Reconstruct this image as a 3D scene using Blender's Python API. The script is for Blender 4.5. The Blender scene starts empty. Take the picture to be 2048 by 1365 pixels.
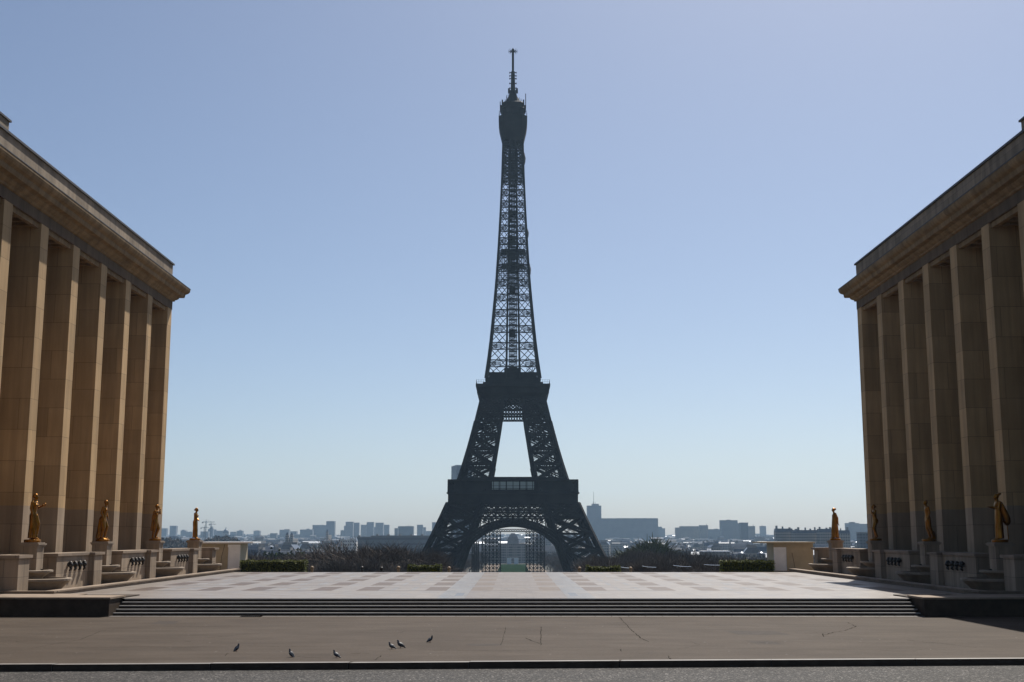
import bpy, math, random
from math import sin, cos, tan, pi, radians, sqrt, atan2
from mathutils import Vector, Matrix

random.seed(11)
SC = bpy.context.scene
COL = SC.collection

# ------------------------------------------------------------------ camera, sky, sun, exposure
F, PITCH, VPX = 2400.0, radians(9.22), 1026.0
CAM = Vector((-0.18, 0.0, 3.2))
cam_d = bpy.data.cameras.new('camera')
cam_d.sensor_width = 36.0
cam_d.lens = F / 2048 * 36
cam_d.clip_start, cam_d.clip_end = 0.5, 30000
cam = bpy.data.objects.new('camera', cam_d)
COL.objects.link(cam)
cam.location = CAM
cam.rotation_euler = (pi / 2 + PITCH, 0, 2 / F)
SC.camera = cam

SUN_EL, SUN_AZ = radians(52), radians(21)          # azimuth clockwise from +Y
w = bpy.data.worlds.new('World'); SC.world = w; w.use_nodes = True
nt = w.node_tree
bg = nt.nodes['Background']
sky = nt.nodes.new('ShaderNodeTexSky')
sky.sky_type = 'NISHITA'; sky.sun_disc = False
sky.sun_elevation, sky.sun_rotation = SUN_EL, SUN_AZ
sky.altitude, sky.air_density, sky.dust_density, sky.ozone_density = 50, 0.78, 1.2, 1.8
nt.links.new(sky.outputs[0], bg.inputs[0])
bg.inputs[1].default_value = 0.07
sl = bpy.data.lights.new('sun', 'SUN'); sl.energy = 5.0; sl.angle = radians(0.5); sl.color = (1, .95, .87)
so = bpy.data.objects.new('sun', sl); COL.objects.link(so)
so.rotation_euler = Vector((sin(SUN_AZ) * cos(SUN_EL), cos(SUN_AZ) * cos(SUN_EL), sin(SUN_EL))).to_track_quat('Z', 'Y').to_euler()
so.location = (60, 60, 200)
vs = SC.view_settings
vs.view_transform = 'Standard'; vs.look = 'None'; vs.gamma = 1; vs.use_curve_mapping = False
vs.exposure = 0.44
SC.cycles.max_bounces = 6
SC.cycles.volume_bounces = 0
HAZE_DENSITY = 0.00006

PC, PS = cos(PITCH), sin(PITCH)
def at(px, py, Y):                                  # photo pixel at distance Y -> world point
    v = (682.5 - py) / F
    k = Y / (PC - PS * v)
    return Vector((CAM.x + k * (px - VPX) / F, Y, CAM.z + k * (PS + PC * v)))
def on(px, py, z):                                  # photo pixel on the level z
    v = (682.5 - py) / F
    t = (PS + PC * v) / (PC - PS * v)
    return at(px, py, (z - CAM.z) / t)

# ------------------------------------------------------------------ mesh helpers
class MB:
    def __init__(s): s.v = []; s.f = []; s.m = []
    def add(s, vs_, fs, mi=0):
        n = len(s.v); s.v += [tuple(p) for p in vs_]
        s.f += [tuple(i + n for i in f) for f in fs]; s.m += [mi] * len(fs)
    def box(s, x0, y0, z0, x1, y1, z1, mi=0):
        s.add([(x0,y0,z0),(x1,y0,z0),(x1,y1,z0),(x0,y1,z0),(x0,y0,z1),(x1,y0,z1),(x1,y1,z1),(x0,y1,z1)],
              [(0,3,2,1),(4,5,6,7),(0,1,5,4),(1,2,6,5),(2,3,7,6),(3,0,4,7)], mi)
    def quad(s, a, b, c, d, mi=0): s.add([a, b, c, d], [(0,1,2,3)], mi)
    def beam(s, p, q, w, h=None, mi=0):
        h = h or w
        p = Vector(p); q = Vector(q); d = q - p
        if d.length < 1e-6: return
        d.normalize()
        u = d.cross(Vector((0,0,1)) if abs(d.z) < .95 else Vector((0,1,0))); u.normalize()
        n = u.cross(d)
        a = u * w / 2; b = n * h / 2
        s.add([p-a-b, p+a-b, p+a+b, p-a+b, q-a-b, q+a-b, q+a+b, q-a+b],
              [(0,3,2,1),(4,5,6,7),(0,1,5,4),(1,2,6,5),(2,3,7,6),(3,0,4,7)], mi)
    def tube(s, pts, rad, n=8, mi=0):
        pts = [Vector(p) for p in pts]; rings = []
        if not isinstance(rad, (list, tuple)): rad = [rad] * len(pts)
        ref = None
        vs_ = []
        for i, p in enumerate(pts):
            d = (pts[min(i+1, len(pts)-1)] - pts[max(i-1, 0)]).normalized()
            if ref is None: ref = d.cross(Vector((.31,.2,1)) if abs(d.z) < .9 else Vector((1,.2,0))).normalized()
            ref = (ref - d * ref.dot(d)).normalized()
            b = d.cross(ref)
            for k in range(n):
                a = 2 * pi * k / n
                vs_.append(p + (ref * cos(a) + b * sin(a)) * rad[i])
        fs = []
        for i in range(len(pts) - 1):
            for k in range(n):
                k2 = (k + 1) % n
                fs.append((i*n+k, i*n+k2, (i+1)*n+k2, (i+1)*n+k))
        fs.append(tuple(reversed(range(n)))); fs.append(tuple(range((len(pts)-1)*n, len(pts)*n)))
        s.add(vs_, fs, mi)
    def loft(s, secs, n=14, mi=0):                  # (z, cx, cy, rx, ry)
        vs_ = []
        for (z, cx, cy, rx, ry) in secs:
            for k in range(n):
                a = 2 * pi * k / n
                vs_.append((cx + rx * cos(a), cy + ry * sin(a), z))
        fs = []
        for i in range(len(secs) - 1):
            for k in range(n):
                k2 = (k + 1) % n
                fs.append((i*n+k, i*n+k2, (i+1)*n+k2, (i+1)*n+k))
        fs.append(tuple(reversed(range(n)))); fs.append(tuple(range((len(secs)-1)*n, len(secs)*n)))
        s.add(vs_, fs, mi)
    def ball(s, c, rx, ry=None, rz=None, n=10, m=7, mi=0, rot=0):
        ry = ry or rx; rz = rz or rx
        secs = []
        vs_ = []
        cr, sr = cos(rot), sin(rot)                 # rot tilts in the x-z plane
        for i in range(m + 1):
            t = -pi/2 + pi * i / m
            t = max(-pi/2 + .05, min(pi/2 - .05, t))
            for k in range(n):
                a = 2 * pi * k / n
                x, y, z = rx*cos(t)*cos(a), ry*cos(t)*sin(a), rz*sin(t)
                vs_.append((c[0] + x*cr - z*sr, c[1] + y, c[2] + x*sr + z*cr))
        fs = []
        for i in range(m):
            for k in range(n):
                k2 = (k + 1) % n
                fs.append((i*n+k, i*n+k2, (i+1)*n+k2, (i+1)*n+k))
        fs.append(tuple(reversed(range(n)))); fs.append(tuple(range(m*n, (m+1)*n)))
        s.add(vs_, fs, mi)
    def sweep(s, prof, x0dir, y0, y1, mi=0):        # profile (off, z) extruded along Y; off measured along x0dir from X=0
        n = len(prof)
        a = [(x0dir*o, y0, z) for o, z in prof]; b = [(x0dir*o, y1, z) for o, z in prof]
        fs = [(i, (i+1) % n, n + (i+1) % n, n + i) for i in range(n)]
        fs += [tuple(reversed(range(n))), tuple(range(n, 2*n))]
        s.add(a + b, fs, mi)
    def build(s, name, mats, parent=None, smooth=False, loc=None):
        me = bpy.data.meshes.new(name)
        v = s.v
        if loc is not None: v = [(p[0]-loc[0], p[1]-loc[1], p[2]-loc[2]) for p in v]
        me.from_pydata(v, [], s.f)
        for m in (mats if isinstance(mats, (list, tuple)) else [mats]): me.materials.append(m)
        me.polygons.foreach_set('material_index', s.m)
        if smooth: me.polygons.foreach_set('use_smooth', [True] * len(me.polygons))
        me.update()
        import bmesh
        bm = bmesh.new(); bm.from_mesh(me)
        bmesh.ops.recalc_face_normals(bm, faces=bm.faces[:]) if len(bm.faces) < 60000 else None
        bm.to_mesh(me); bm.free()
        o = bpy.data.objects.new(name, me); COL.objects.link(o)
        if parent: o.parent = parent
        if loc is not None: o.location = loc
        return o

def tag(o, label=None, cat=None, group=None, kind=None):
    if label: o['label'] = label
    if cat: o['category'] = cat
    if group: o['group'] = group
    if kind: o['kind'] = kind
    return o
def empty(name, loc=(0,0,0), rz=0):
    o = bpy.data.objects.new(name, None); COL.objects.link(o)
    o.location = loc; o.rotation_euler.z = rz; o.empty_display_size = .3
    return o
def thing(name, label, cat, loc=(0,0,0), rz=0, group=None):
    return tag(empty(name, loc, rz), label, cat, group)
def copy_tree(o, parent=None):
    c = o.copy(); COL.objects.link(c); c.parent = parent
    for ch in list(o.children): copy_tree(ch, c)
    return c

# ------------------------------------------------------------------ materials
class N:                                            # tiny node-tree helper
    def __init__(s, name):
        s.m = bpy.data.materials.new(name); s.m.use_nodes = True
        s.t = s.m.node_tree; s.b = s.t.nodes['Principled BSDF']
    def n(s, typ, **kw):
        x = s.t.nodes.new('ShaderNode' + typ)
        for k, v in kw.items():
            if k.startswith('i_'): 
                key = k[2:].replace('_', ' ')
                (x.inputs[int(key)] if key.isdigit() else x.inputs[key]).default_value = v
            else: setattr(x, k, v)
        return x
    def l(s, a, b): s.t.links.new(a, b)
    def pos(s): return s.n('TexCoord').outputs['Object']
    def noise(s, vec, scale, detail=4, rough=.55):
        x = s.n('TexNoise', i_Scale=scale, i_Detail=detail, i_Roughness=rough)
        s.l(vec, x.inputs['Vector']); return x.outputs[0]
    def ramp(s, fac, stops):
        x = s.n('ValToRGB'); e = x.color_ramp.elements
        while len(e) < len(stops): e.new(.5)
        for el, (p, c) in zip(e, stops): el.position = p; el.color = (*c, 1) if len(c) == 3 else c
        s.l(fac, x.inputs[0]); return x.outputs[0]
    def mix(s, fac, a, b, mode='MIX'):
        x = s.n('Mix', data_type='RGBA', blend_type=mode)
        if isinstance(fac, (int, float)): x.inputs[0].default_value = fac
        else: s.l(fac, x.inputs[0])
        for i, q in ((6, a), (7, b)):
            if isinstance(q, tuple): x.inputs[i].default_value = (*q, 1)
            else: s.l(q, x.inputs[i])
        return x.outputs[2]
    def math(s, op, a, b=None):
        x = s.n('Math', operation=op)
        for i, q in ((0, a), (1, b)):
            if q is None: continue
            if isinstance(q, (int, float)): x.inputs[i].default_value = q
            else: s.l(q, x.inputs[i])
        return x.outputs[0]
    def bump(s, h, strength=.3, dist=.02):
        x = s.n('Bump', i_Strength=strength, i_Distance=dist)
        s.l(h, x.inputs['Height']); s.l(x.outputs[0], s.b.inputs['Normal'])
    def out(s, col, rough=.7, metal=0, spec=.4):
        if isinstance(col, tuple): s.b.inputs['Base Color'].default_value = (*col, 1)
        else: s.l(col, s.b.inputs['Base Color'])
        if isinstance(rough, (int, float)): s.b.inputs['Roughness'].default_value = rough
        else: s.l(rough, s.b.inputs['Roughness'])
        s.b.inputs['Metallic'].default_value = metal
        s.b.inputs['Specular IOR Level'].default_value = spec
        return s.m

def scale_col(c, k): return tuple(x * k for x in c)
def plain(name, col, rough=.7, metal=0, var=.25, scale=2.0, spec=.4, bump=0):
    g = N(name); p = g.pos()
    n = g.noise(p, scale)
    c = g.ramp(n, [(.3, scale_col(col, 1 - var)), (.7, scale_col(col, 1 + var))])
    if bump: g.bump(g.noise(p, scale * 6), bump, .02)
    return g.out(c, rough, metal, spec)

def stone(name, col, low=None, zsplit=5.0, bw=1.9, bh=1.15, mortar=.012, var=.16, streak=.3):
    g = N(name); p = g.pos()
    sep = g.n('SeparateXYZ'); g.l(p, sep.inputs[0])
    u = g.math('ADD', sep.outputs[0], sep.outputs[1])
    cm = g.n('CombineXYZ'); g.l(u, cm.inputs[0]); g.l(sep.outputs[2], cm.inputs[1])
    br = g.n('TexBrick', offset=.5, i_Scale=1.0, i_Mortar_Size=mortar, i_Brick_Width=bw, i_Row_Height=bh)
    br.inputs['Color1'].default_value = (*scale_col(col, 1 + var), 1)
    br.inputs['Color2'].default_value = (*scale_col(col, 1 - var), 1)
    br.inputs['Mortar'].default_value = (*scale_col(col, .55), 1)
    br.inputs['Bias'].default_value = 0
    g.l(cm.outputs[0], br.inputs['Vector'])
    c = br.outputs[0]
    if low:
        b2 = g.n('TexBrick', offset=.5, i_Scale=1.0, i_Mortar_Size=mortar, i_Brick_Width=bw, i_Row_Height=bh)
        b2.inputs['Color1'].default_value = (*scale_col(low, 1 + var*.6), 1)
        b2.inputs['Color2'].default_value = (*scale_col(low, 1 - var*.6), 1)
        b2.inputs['Mortar'].default_value = (*scale_col(low, .55), 1)
        g.l(cm.outputs[0], b2.inputs['Vector'])
        c = g.mix(g.math('GREATER_THAN', sep.outputs[2], zsplit), b2.outputs[0], c)
    st = g.n('Mapping'); st.inputs['Scale'].default_value = (1.4, 1.4, .09); g.l(p, st.inputs[0])
    s1 = g.ramp(g.noise(st.outputs[0], 1.0, 6, .65), [(.32, (1-streak,)*3), (.66, (1.06,)*3)])
    c = g.mix(1.0, c, s1, 'MULTIPLY')
    s2 = g.ramp(g.noise(p, .35, 5), [(.3, (.86,.84,.8)), (.7, (1.05,1.05,1.06))])
    c = g.mix(1.0, c, s2, 'MULTIPLY')
    g.bump(g.noise(p, 7, 5), .25, .015)
    return g.out(c, .82, 0, .25)

M = {}
M['stone'] = stone('palace_stone', (.46,.305,.155), (.335,.25,.17), 3.0, bw=2.6, bh=1.9, mortar=.016, var=.13)
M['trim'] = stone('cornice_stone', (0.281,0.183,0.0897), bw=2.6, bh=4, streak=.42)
M['arch'] = stone('stained_shadowed_architrave', (.15,.10,.06), bw=2.4, bh=4, streak=.4)  # dark from stain and from the cornice's shadow, both put into the colour
M['attic'] = stone('attic_stone', (0.281,0.222,0.16), bw=2.3, bh=3, streak=.4)
M['fount'] = stone('fountain_stone', (0.312,0.242,0.176), bw=1.6, bh=.95, streak=.4)
M['basin'] = plain('basin_stone', (0.218,0.168,0.121), .75, var=.3, scale=1.3, bump=.3)
M['kerbstone'] = stone('ledge_stone', (0.234,0.179,0.133), bw=2.2, bh=3, streak=.2)
M['granite'] = plain('granite', (0.172,0.152,0.136), .6, var=.18, scale=3, bump=.2)
M['shade_face'] = plain('shade_dark_granite', (.045,.031,.021), .75, var=.3, scale=2, spec=.15)  # granite for faces turned from the sun, their shade put into the colour
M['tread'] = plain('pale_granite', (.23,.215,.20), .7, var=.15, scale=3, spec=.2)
M['zinc_edge'] = plain('lead_flashing', (.05,.045,.045), .6, var=.3)
M['gold'] = plain('gilded_bronze', (.235,.102,.015), .38, 1.0, var=.35, scale=2.2)
M['bronze'] = plain('dark_bronze', (.035,.03,.026), .45, .6, var=.3)
M['window'] = plain('dark_glass', (.02,.02,.022), .12, var=.2)

def iron():
    g = N('painted_iron'); p = g.pos()
    c = g.ramp(g.noise(p, .12, 5), [(.3, (.019,.016,.0155)), (.7, (.037,.031,.028))])
    return g.out(c, .75, 0, .12)
M['iron'] = iron()
M['glass'] = N('pavilion_glass').out((.30,.36,.33), .12, 0, .6)
M['scaf'] = plain('scaffold_steel', (.05,.05,.053), .5, .5, var=.2)
M['net'] = plain('safety_netting', (.03,.033,.04), .9, var=.2)

# ------------------------------------------------------------------ SETTING: terrain, road, pavement, plaza
def terrain_z(x, y):
    if y < 120: return -2.2
    t = min(1, (y - 120) / 300)
    z = -2.2 - 30.5 * (t * t * (3 - 2 * t))
    if y > 3000:
        r = (y - 3000) / 5000
        z += 38 * min(1, r) ** 1.3 * (1 + .16 * sin(x * .0021 + 1.3) + .1 * sin(x * .0057))
    return z
def build_terrain():
    ys = [-400, -100, 0, 60, 120] + [120 + 15 * i for i in range(1, 21)] + [440, 520, 600, 700, 800, 1000, 1217, 1500, 1800, 2200, 2600, 3000] + [3000 + 300 * i for i in range(1, 17)] + [8600, 10500]
    xs = [-6000, -4500, -3500] + [-3000 + 150 * i for i in range(41)] + [3500, 4500, 6000]
    b = MB(); n = len(xs)
    vs_ = [(x, y, terrain_z(x, y)) for y in ys for x in xs]
    fs = [(j*n+i, j*n+i+1, (j+1)*n+i+1, (j+1)*n+i) for j in range(len(ys)-1) for i in range(n-1)]
    b.add(vs_, fs)
    g = N('city_ground'); p = g.pos()
    c = g.ramp(g.noise(p, .02, 6, .7), [(.3, (.03,.035,.022)), (.55, (.06,.055,.045)), (.75, (.10,.09,.08))])
    return tag(b.build('terrain', g.out(c, .95, 0, .1), smooth=True), kind='structure')
build_terrain()
gz = -32.7

# lawn and gravel paths of the park beyond the tower
def flat_sheet(name, x0, y0, x1, y1, z, mat):
    b = MB(); b.quad((x0,y0,z),(x1,y0,z),(x1,y1,z),(x0,y1,z))
    return tag(b.build(name, mat), kind='structure')
g = N('lawn_grass'); p = g.pos()
lawn_m = g.out(g.ramp(g.noise(p, .08, 6, .7), [(.3, (.007,.017,.004)), (.7, (.012,.026,.007))]), 1, 0, 0)
flat_sheet('lawn', -16, 900, 16, 1555, gz + .05, lawn_m)
path_m = plain('gravel', (.22,.175,.135), .9, var=.2, scale=.2, spec=.1)
flat_sheet('gravel_path', -34, 850, -16.2, 1575, gz + .045, path_m)
flat_sheet('gravel_path', 16.2, 850, 34, 1575, gz + .045, path_m)

# sidewalk with cracks, kerb, road
KY = lambda x: 39.7 + x * .0588                      # the kerb line runs slightly askew
def asphalt_road():
    g = N('road_asphalt'); p = g.pos()
    st = g.n('Mapping'); st.inputs['Scale'].default_value = (1, 1, 1); g.l(p, st.inputs[0])
    vo = g.n('TexVoronoi', feature='F1', i_Scale=19.0, i_Randomness=1.0); g.l(p, vo.inputs['Vector'])
    bw = g.ramp(vo.outputs['Color'], [(.2, (.012,.011,.010)), (.62, (.04,.036,.033)), (.8, (.09,.08,.072)), (.9, (.20,.185,.17))])
    big = g.ramp(g.noise(p, .7, 5), [(.3, (.8,.8,.8)), (.7, (1.15,1.15,1.15))])
    c = g.mix(1, bw, big, 'MULTIPLY')
    h = g.math('ADD', vo.outputs['Distance'], g.noise(p, 60, 3))
    g.bump(h, .9, .02)
    return g.out(c, .72, 0, .16)
def sidewalk_mat():
    g = N('worn_asphalt'); p = g.pos()
    st = g.n('Mapping'); st.inputs['Scale'].default_value = (.4, 1.1, 1); g.l(p, st.inputs[0])
    c1 = g.ramp(g.noise(st.outputs[0], .9, 7, .62), [(.28, (.046,.034,.024)), (.5, (.060,.045,.033)), (.74, (.075,.058,.044))])
    c2 = g.ramp(g.noise(p, 9, 7, .8), [(.3, (.74,.73,.72)), (.7, (1.2,1.2,1.2))])
    c3 = g.ramp(g.noise(p, .22, 4), [(.35, (.88,.86,.84)), (.65, (1.06,1.06,1.06))])
    c = g.mix(1, g.mix(1, c1, c2, 'MULTIPLY'), c3, 'MULTIPLY')
    g.bump(g.noise(p, 45, 4), .5, .01)
    return g.out(c, .78, 0, .11)
M['walk'] = sidewalk_mat(); M['road'] = asphalt_road()
M['crack'] = plain('crack_fill', (.012,.010,.009), 1.0, var=.2, spec=0)
M['patch'] = plain('tar_patch', (.046,.036,.029), .78, var=.2, scale=3, spec=.10)

b = MB()
b.quad((-90, -60, -1.0), (90, -60, -1.0), (90, KY(90), -1.0), (-90, KY(-90), -1.0))
tag(b.build('road', M['road']), kind='structure')

b = MB()
ZS = -.8
kin = .32
b.quad((-90, KY(-90)+kin, ZS), (90, KY(90)+kin, ZS), (90, 62.02, ZS), (-90, 62.02, ZS))
def crack(pts, wd=.035, mi=1, seed=0):
    r = random.Random(seed)
    w3 = [on(x, y, ZS) for x, y in pts]
    out = []
    for a, c in zip(w3, w3[1:]):
        n = max(2, int((c - a).length / .25))
        for i in range(n):
            q = a.lerp(c, i / n); q.x += r.uniform(-.03, .03); q.y += r.uniform(-.05, .05); out.append(q)
    out.append(w3[-1])
    for a, c in zip(out, out[1:]):
        d = (c - a)
        n = Vector((-d.y, d.x, 0)).normalized() * wd * .48 * r.uniform(.2, 1)
        b.quad((*(a-n).xy, ZS+.004), (*(c-n).xy, ZS+.004), (*(c+n).xy, ZS+.004), (*(a+n).xy, ZS+.004), mi)
crack([(1238,1234),(1262,1260),(1280,1276),(1297,1284)], .05, seed=1)
crack([(1082,1254),(1081,1291)], .035, seed=2)
crack([(1012,1254),(1002,1290)], .022, seed=3)
crack([(1051,1276),(1060,1281),(1080,1288)], .05, seed=4)
crack([(1694,1245),(1711,1253),(1697,1260),(1668,1265),(1645,1271)], .05, seed=5)
crack([(1645,1268),(1648,1274)], .05, seed=6)
crack([(110,1296),(300,1295),(480,1292),(560,1294),(720,1294)], .03, seed=7)
crack([(835,1301),(960,1302),(1100,1302)], .03, seed=8)
crack([(1348,1287),(1600,1286),(1830,1286),(2060,1284)], .022, seed=9)
crack([(60,1298),(110,1288),(160,1280),(203,1262),(300,1252),(400,1246)], .022, seed=10)
crack([(702,1308),(722,1307),(740,1308)], .06, seed=11)
crack([(1336,1312),(1343,1322)], .05, seed=12)
crack([(750,1321),(762,1312)], .04, seed=13)
crack([(1035,1246),(1064,1246)], .02, seed=14)
crack([(105,1246),(142,1245)], .03, seed=15)
crack([(1228,1298),(1242,1299),(1243,1303)], .04, seed=16)
crack([(1490,1295),(1700,1294)], .012, seed=17)
crack([(680,1264),(800,1266),(812,1262)], .02, seed=18)
crack([(1380,1284),(1400,1290),(1350,1300)], .015, seed=19)
for (x0,y0,x1,y1) in [(1516,1282,1552,1289),(940,1288,1010,1292),(300,1243,370,1249),(1476,1262,1560,1270)]:
    a, c = on(x0, y1, ZS), on(x1, y0, ZS)
    b.quad((a.x,a.y,ZS+.002),(c.x,a.y,ZS+.002),(c.x-.3,c.y,ZS+.002),(a.x-.2,c.y,ZS+.002), 2)
rg = random.Random(9)
for _ in range(420):
    x, y = rg.uniform(-24, 24), rg.uniform(41.5, 61.5); q = rg.uniform(.012, .04); mi = 2 if rg.random() < .7 else 3
    n = 7; ph = rg.uniform(0, 6)
    b.add([(x + q*cos(ph+2*pi*k/n)*rg.uniform(.7,1.2), y + q*sin(ph+2*pi*k/n)*rg.uniform(.7,1.3), ZS+.004) for k in range(n)], [tuple(range(n))], mi)
for _ in range(26):                                  # hairline seams
    x, y = rg.uniform(-22, 20), rg.uniform(41.5, 61); L = rg.uniform(.6, 4); a = rg.gauss(0, .25) if rg.random() < .7 else rg.uniform(0, 3)
    for k in range(6):
        x2, y2 = x + L/6*cos(a), y + L/6*sin(a); wv = rg.uniform(.004, .012); nx, ny = -sin(a)*wv, cos(a)*wv
        b.quad((x-nx,y-ny,ZS+.005),(x2-nx,y2-ny,ZS+.005),(x2+nx,y2+ny,ZS+.005),(x+nx,y+ny,ZS+.005),1); x, y = x2, y2; a += rg.gauss(0,.3)
tag(b.build('sidewalk', [M['walk'], M['crack'], M['patch'], M['granite']]), kind='structure')

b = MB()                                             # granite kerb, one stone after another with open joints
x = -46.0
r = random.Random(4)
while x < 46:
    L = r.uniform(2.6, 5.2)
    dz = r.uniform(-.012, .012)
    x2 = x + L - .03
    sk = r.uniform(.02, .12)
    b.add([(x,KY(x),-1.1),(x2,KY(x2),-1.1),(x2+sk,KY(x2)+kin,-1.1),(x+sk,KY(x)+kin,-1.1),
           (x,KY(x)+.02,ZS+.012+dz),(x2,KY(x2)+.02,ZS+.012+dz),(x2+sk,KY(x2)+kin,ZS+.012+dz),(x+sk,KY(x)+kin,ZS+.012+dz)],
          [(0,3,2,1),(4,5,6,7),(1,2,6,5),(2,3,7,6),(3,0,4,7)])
    b.f.append(tuple(len(b.v)-8+k for k in (0,1,5,4))); b.m.append(1)  # front face: same granite, with shade painted in as a darker colour
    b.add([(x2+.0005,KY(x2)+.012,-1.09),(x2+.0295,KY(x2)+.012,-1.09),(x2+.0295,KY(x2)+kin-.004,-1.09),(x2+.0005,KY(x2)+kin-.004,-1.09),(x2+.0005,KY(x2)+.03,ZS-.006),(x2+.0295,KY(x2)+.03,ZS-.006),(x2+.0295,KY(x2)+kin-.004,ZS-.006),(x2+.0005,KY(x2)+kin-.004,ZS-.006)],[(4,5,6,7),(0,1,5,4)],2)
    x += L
tag(b.build('kerb', [M['granite'], M['shade_face'], M['crack']]), kind='structure')

# drain slot at the foot of the steps
a, c = on(478, 1234.6, ZS), on(527, 1232.6, ZS)
b = MB()
b.box(a.x, a.y, ZS + .002, c.x, a.y + .55, ZS + .02, 0)
for i in range(9):
    xx = a.x + .06 + i * (c.x - a.x - .12) / 9
    b.box(xx, a.y + .06, ZS + .0205, xx + .05, a.y + .49, ZS + .03, 1)
tag(b.build('drain_grate', [M['crack'], M['bronze']]), 'dark iron drain grate set in the pavement at the foot of the steps', 'drain grate')
# crumpled white scrap
a = on(295, 1232, ZS)
b = MB(); rr = random.Random(2)
b.loft([(ZS, a.x, a.y, .05, .05), (ZS+.03, a.x+.03, a.y, .14, .1), (ZS+.07, a.x-.02, a.y, .11, .07), (ZS+.1, a.x+.04, a.y, .03, .03)], 7)
tag(b.build('paper_scrap', plain('white_paper', (.75,.75,.75), .8, var=.1)), 'small crumpled white paper scrap lying below the left end of the steps', 'litter')

# plaza: marble panels in a grid, one sheet
def marble(name, col, var=.12, rough=.3, tint=(.9,.86,.84)):
    g = N(name); p = g.pos()
    st = g.n('Mapping'); st.inputs['Scale'].default_value = (1, .8, 1); g.l(p, st.inputs[0])
    c1 = g.ramp(g.noise(st.outputs[0], .45, 7, .62), [(.3, scale_col(col, 1-var)), (.7, scale_col(col, 1+var))])
    br = g.n('TexBrick', offset=.0, i_Scale=1.0, i_Mortar_Size=.008, i_Brick_Width=.9, i_Row_Height=.9)
    br.inputs['Color1'].default_value = (1.05,1.04,1.03,1); br.inputs['Color2'].default_value = (*tint, 1)
    br.inputs['Mortar'].default_value = (.6,.57,.55,1)
    g.l(p, br.inputs['Vector'])
    c = g.mix(1, c1, br.outputs[0], 'MULTIPLY')
    ro = g.ramp(g.noise(p, .9, 5), [(.3, (rough-.08,)*3), (.7, (rough+.14,)*3)])
    return g.out(c, ro, 0, .3)
M['m_white'] = marble('white_marble', (.19,.167,.147), .06, .42)
M['m_beige'] = marble('beige_marble', (.07,.043,.027), .08, .5)
M['m_tan'] = marble('tan_marble', (.098,.07,.05), .08, .5)
M['m_pink'] = marble('pinkish_marble', (.138,.118,.105), .06, .45)
M['m_line'] = marble('brown_stone', (.085,.066,.054), .1, .5)
M['m_slot'] = plain('slot_grate', (.11,.09,.08), .7)
M['m_blue'] = marble('bluish_slate', (.09,.105,.13), .1, .45)
M['m_side'] = marble('cream_marble', (.165,.14,.118), .08, .45)
M['m_gap'] = marble('pale_grey_marble', (.172,.163,.153), .05, .36)
PL0, PL1 = 63.42, 108.6
def build_plaza():
    b = MB()
    xcuts = {-31.0, 31.0}; ycuts = {PL0, PL1, 66.2, 69.6}
    cols = [0, -6.8, 6.8, -13.6, 13.6, -20.4, 20.4]
    rows = [72.2 + 7.6 * i for i in range(5)]
    HW, RL = 2.68, 5.4
    for c in cols:
        for d in (HW, HW-1.28, HW-1.95, HW-2.2, .42):
            xcuts |= {round(c-d, 4), round(c+d, 4)}
    for q in (-3.35, -2.9, 2.9, 3.35): xcuts.add(q)
    for r0 in rows:
        for d in (0, .6, 2.3, 3.0, RL-.6, RL): ycuts.add(round(min(r0 + d, PL1), 4))
    xs, ys = sorted(xcuts), sorted(ycuts)
    n = len(xs)
    verts = [(x, y, 0) for y in ys for x in xs]
    faces, mi = [], []
    for j in range(len(ys)-1):
        for i in range(n-1):
            x, y = (xs[i]+xs[i+1])/2, (ys[j]+ys[j+1])/2
            m = 0
            if abs(x) > 23.2: m = 6
            col = next((c for c in cols if abs(x-c) < HW), None)
            row = next((r0 for r0 in rows if r0 < y < r0+RL), None)
            if col is not None:
                dx = abs(x-col)
                if row is not None:
                    dy = y-row
                    base = 2 if col == 0 else 0
                    if dx > HW-1.28: m = 1 if col else 8
                    elif dy < .6 or dy > RL-.6: m = 3
                    elif dx < .42 and 2.3 < dy < 3.0: m = 4
                    elif HW-2.2 > dx > HW-2.2 - .001: m = base
                    elif HW-2.2 < dx < HW-1.95 and 2.3 < dy < 3.0 and col == 0: m = 3
                    elif HW-1.95 > dx > HW-2.2 and col != 0: m = 7
                    else: m = base
                elif col == 0: m = 2
            elif abs(x) < 4.2: m = 7
            if 2.9 < abs(x) < 3.35 and 66.2 < y < 69.6: m = 5
            faces.append((j*n+i, j*n+i+1, (j+1)*n+i+1, (j+1)*n+i)); mi.append(m)
    b.v, b.f, b.m = verts, faces, mi
    n0 = len(b.v)                                    # thickness: front lip and far drop
    b.box(-31, PL1 + .0, -4, 31, PL1 + .35, -.005, 0)
    return tag(b.build('plaza', [M[k] for k in ('m_white','m_beige','m_pink','m_line','m_slot','m_blue','m_side','m_gap','m_tan')]), kind='structure')
build_plaza()

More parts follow.
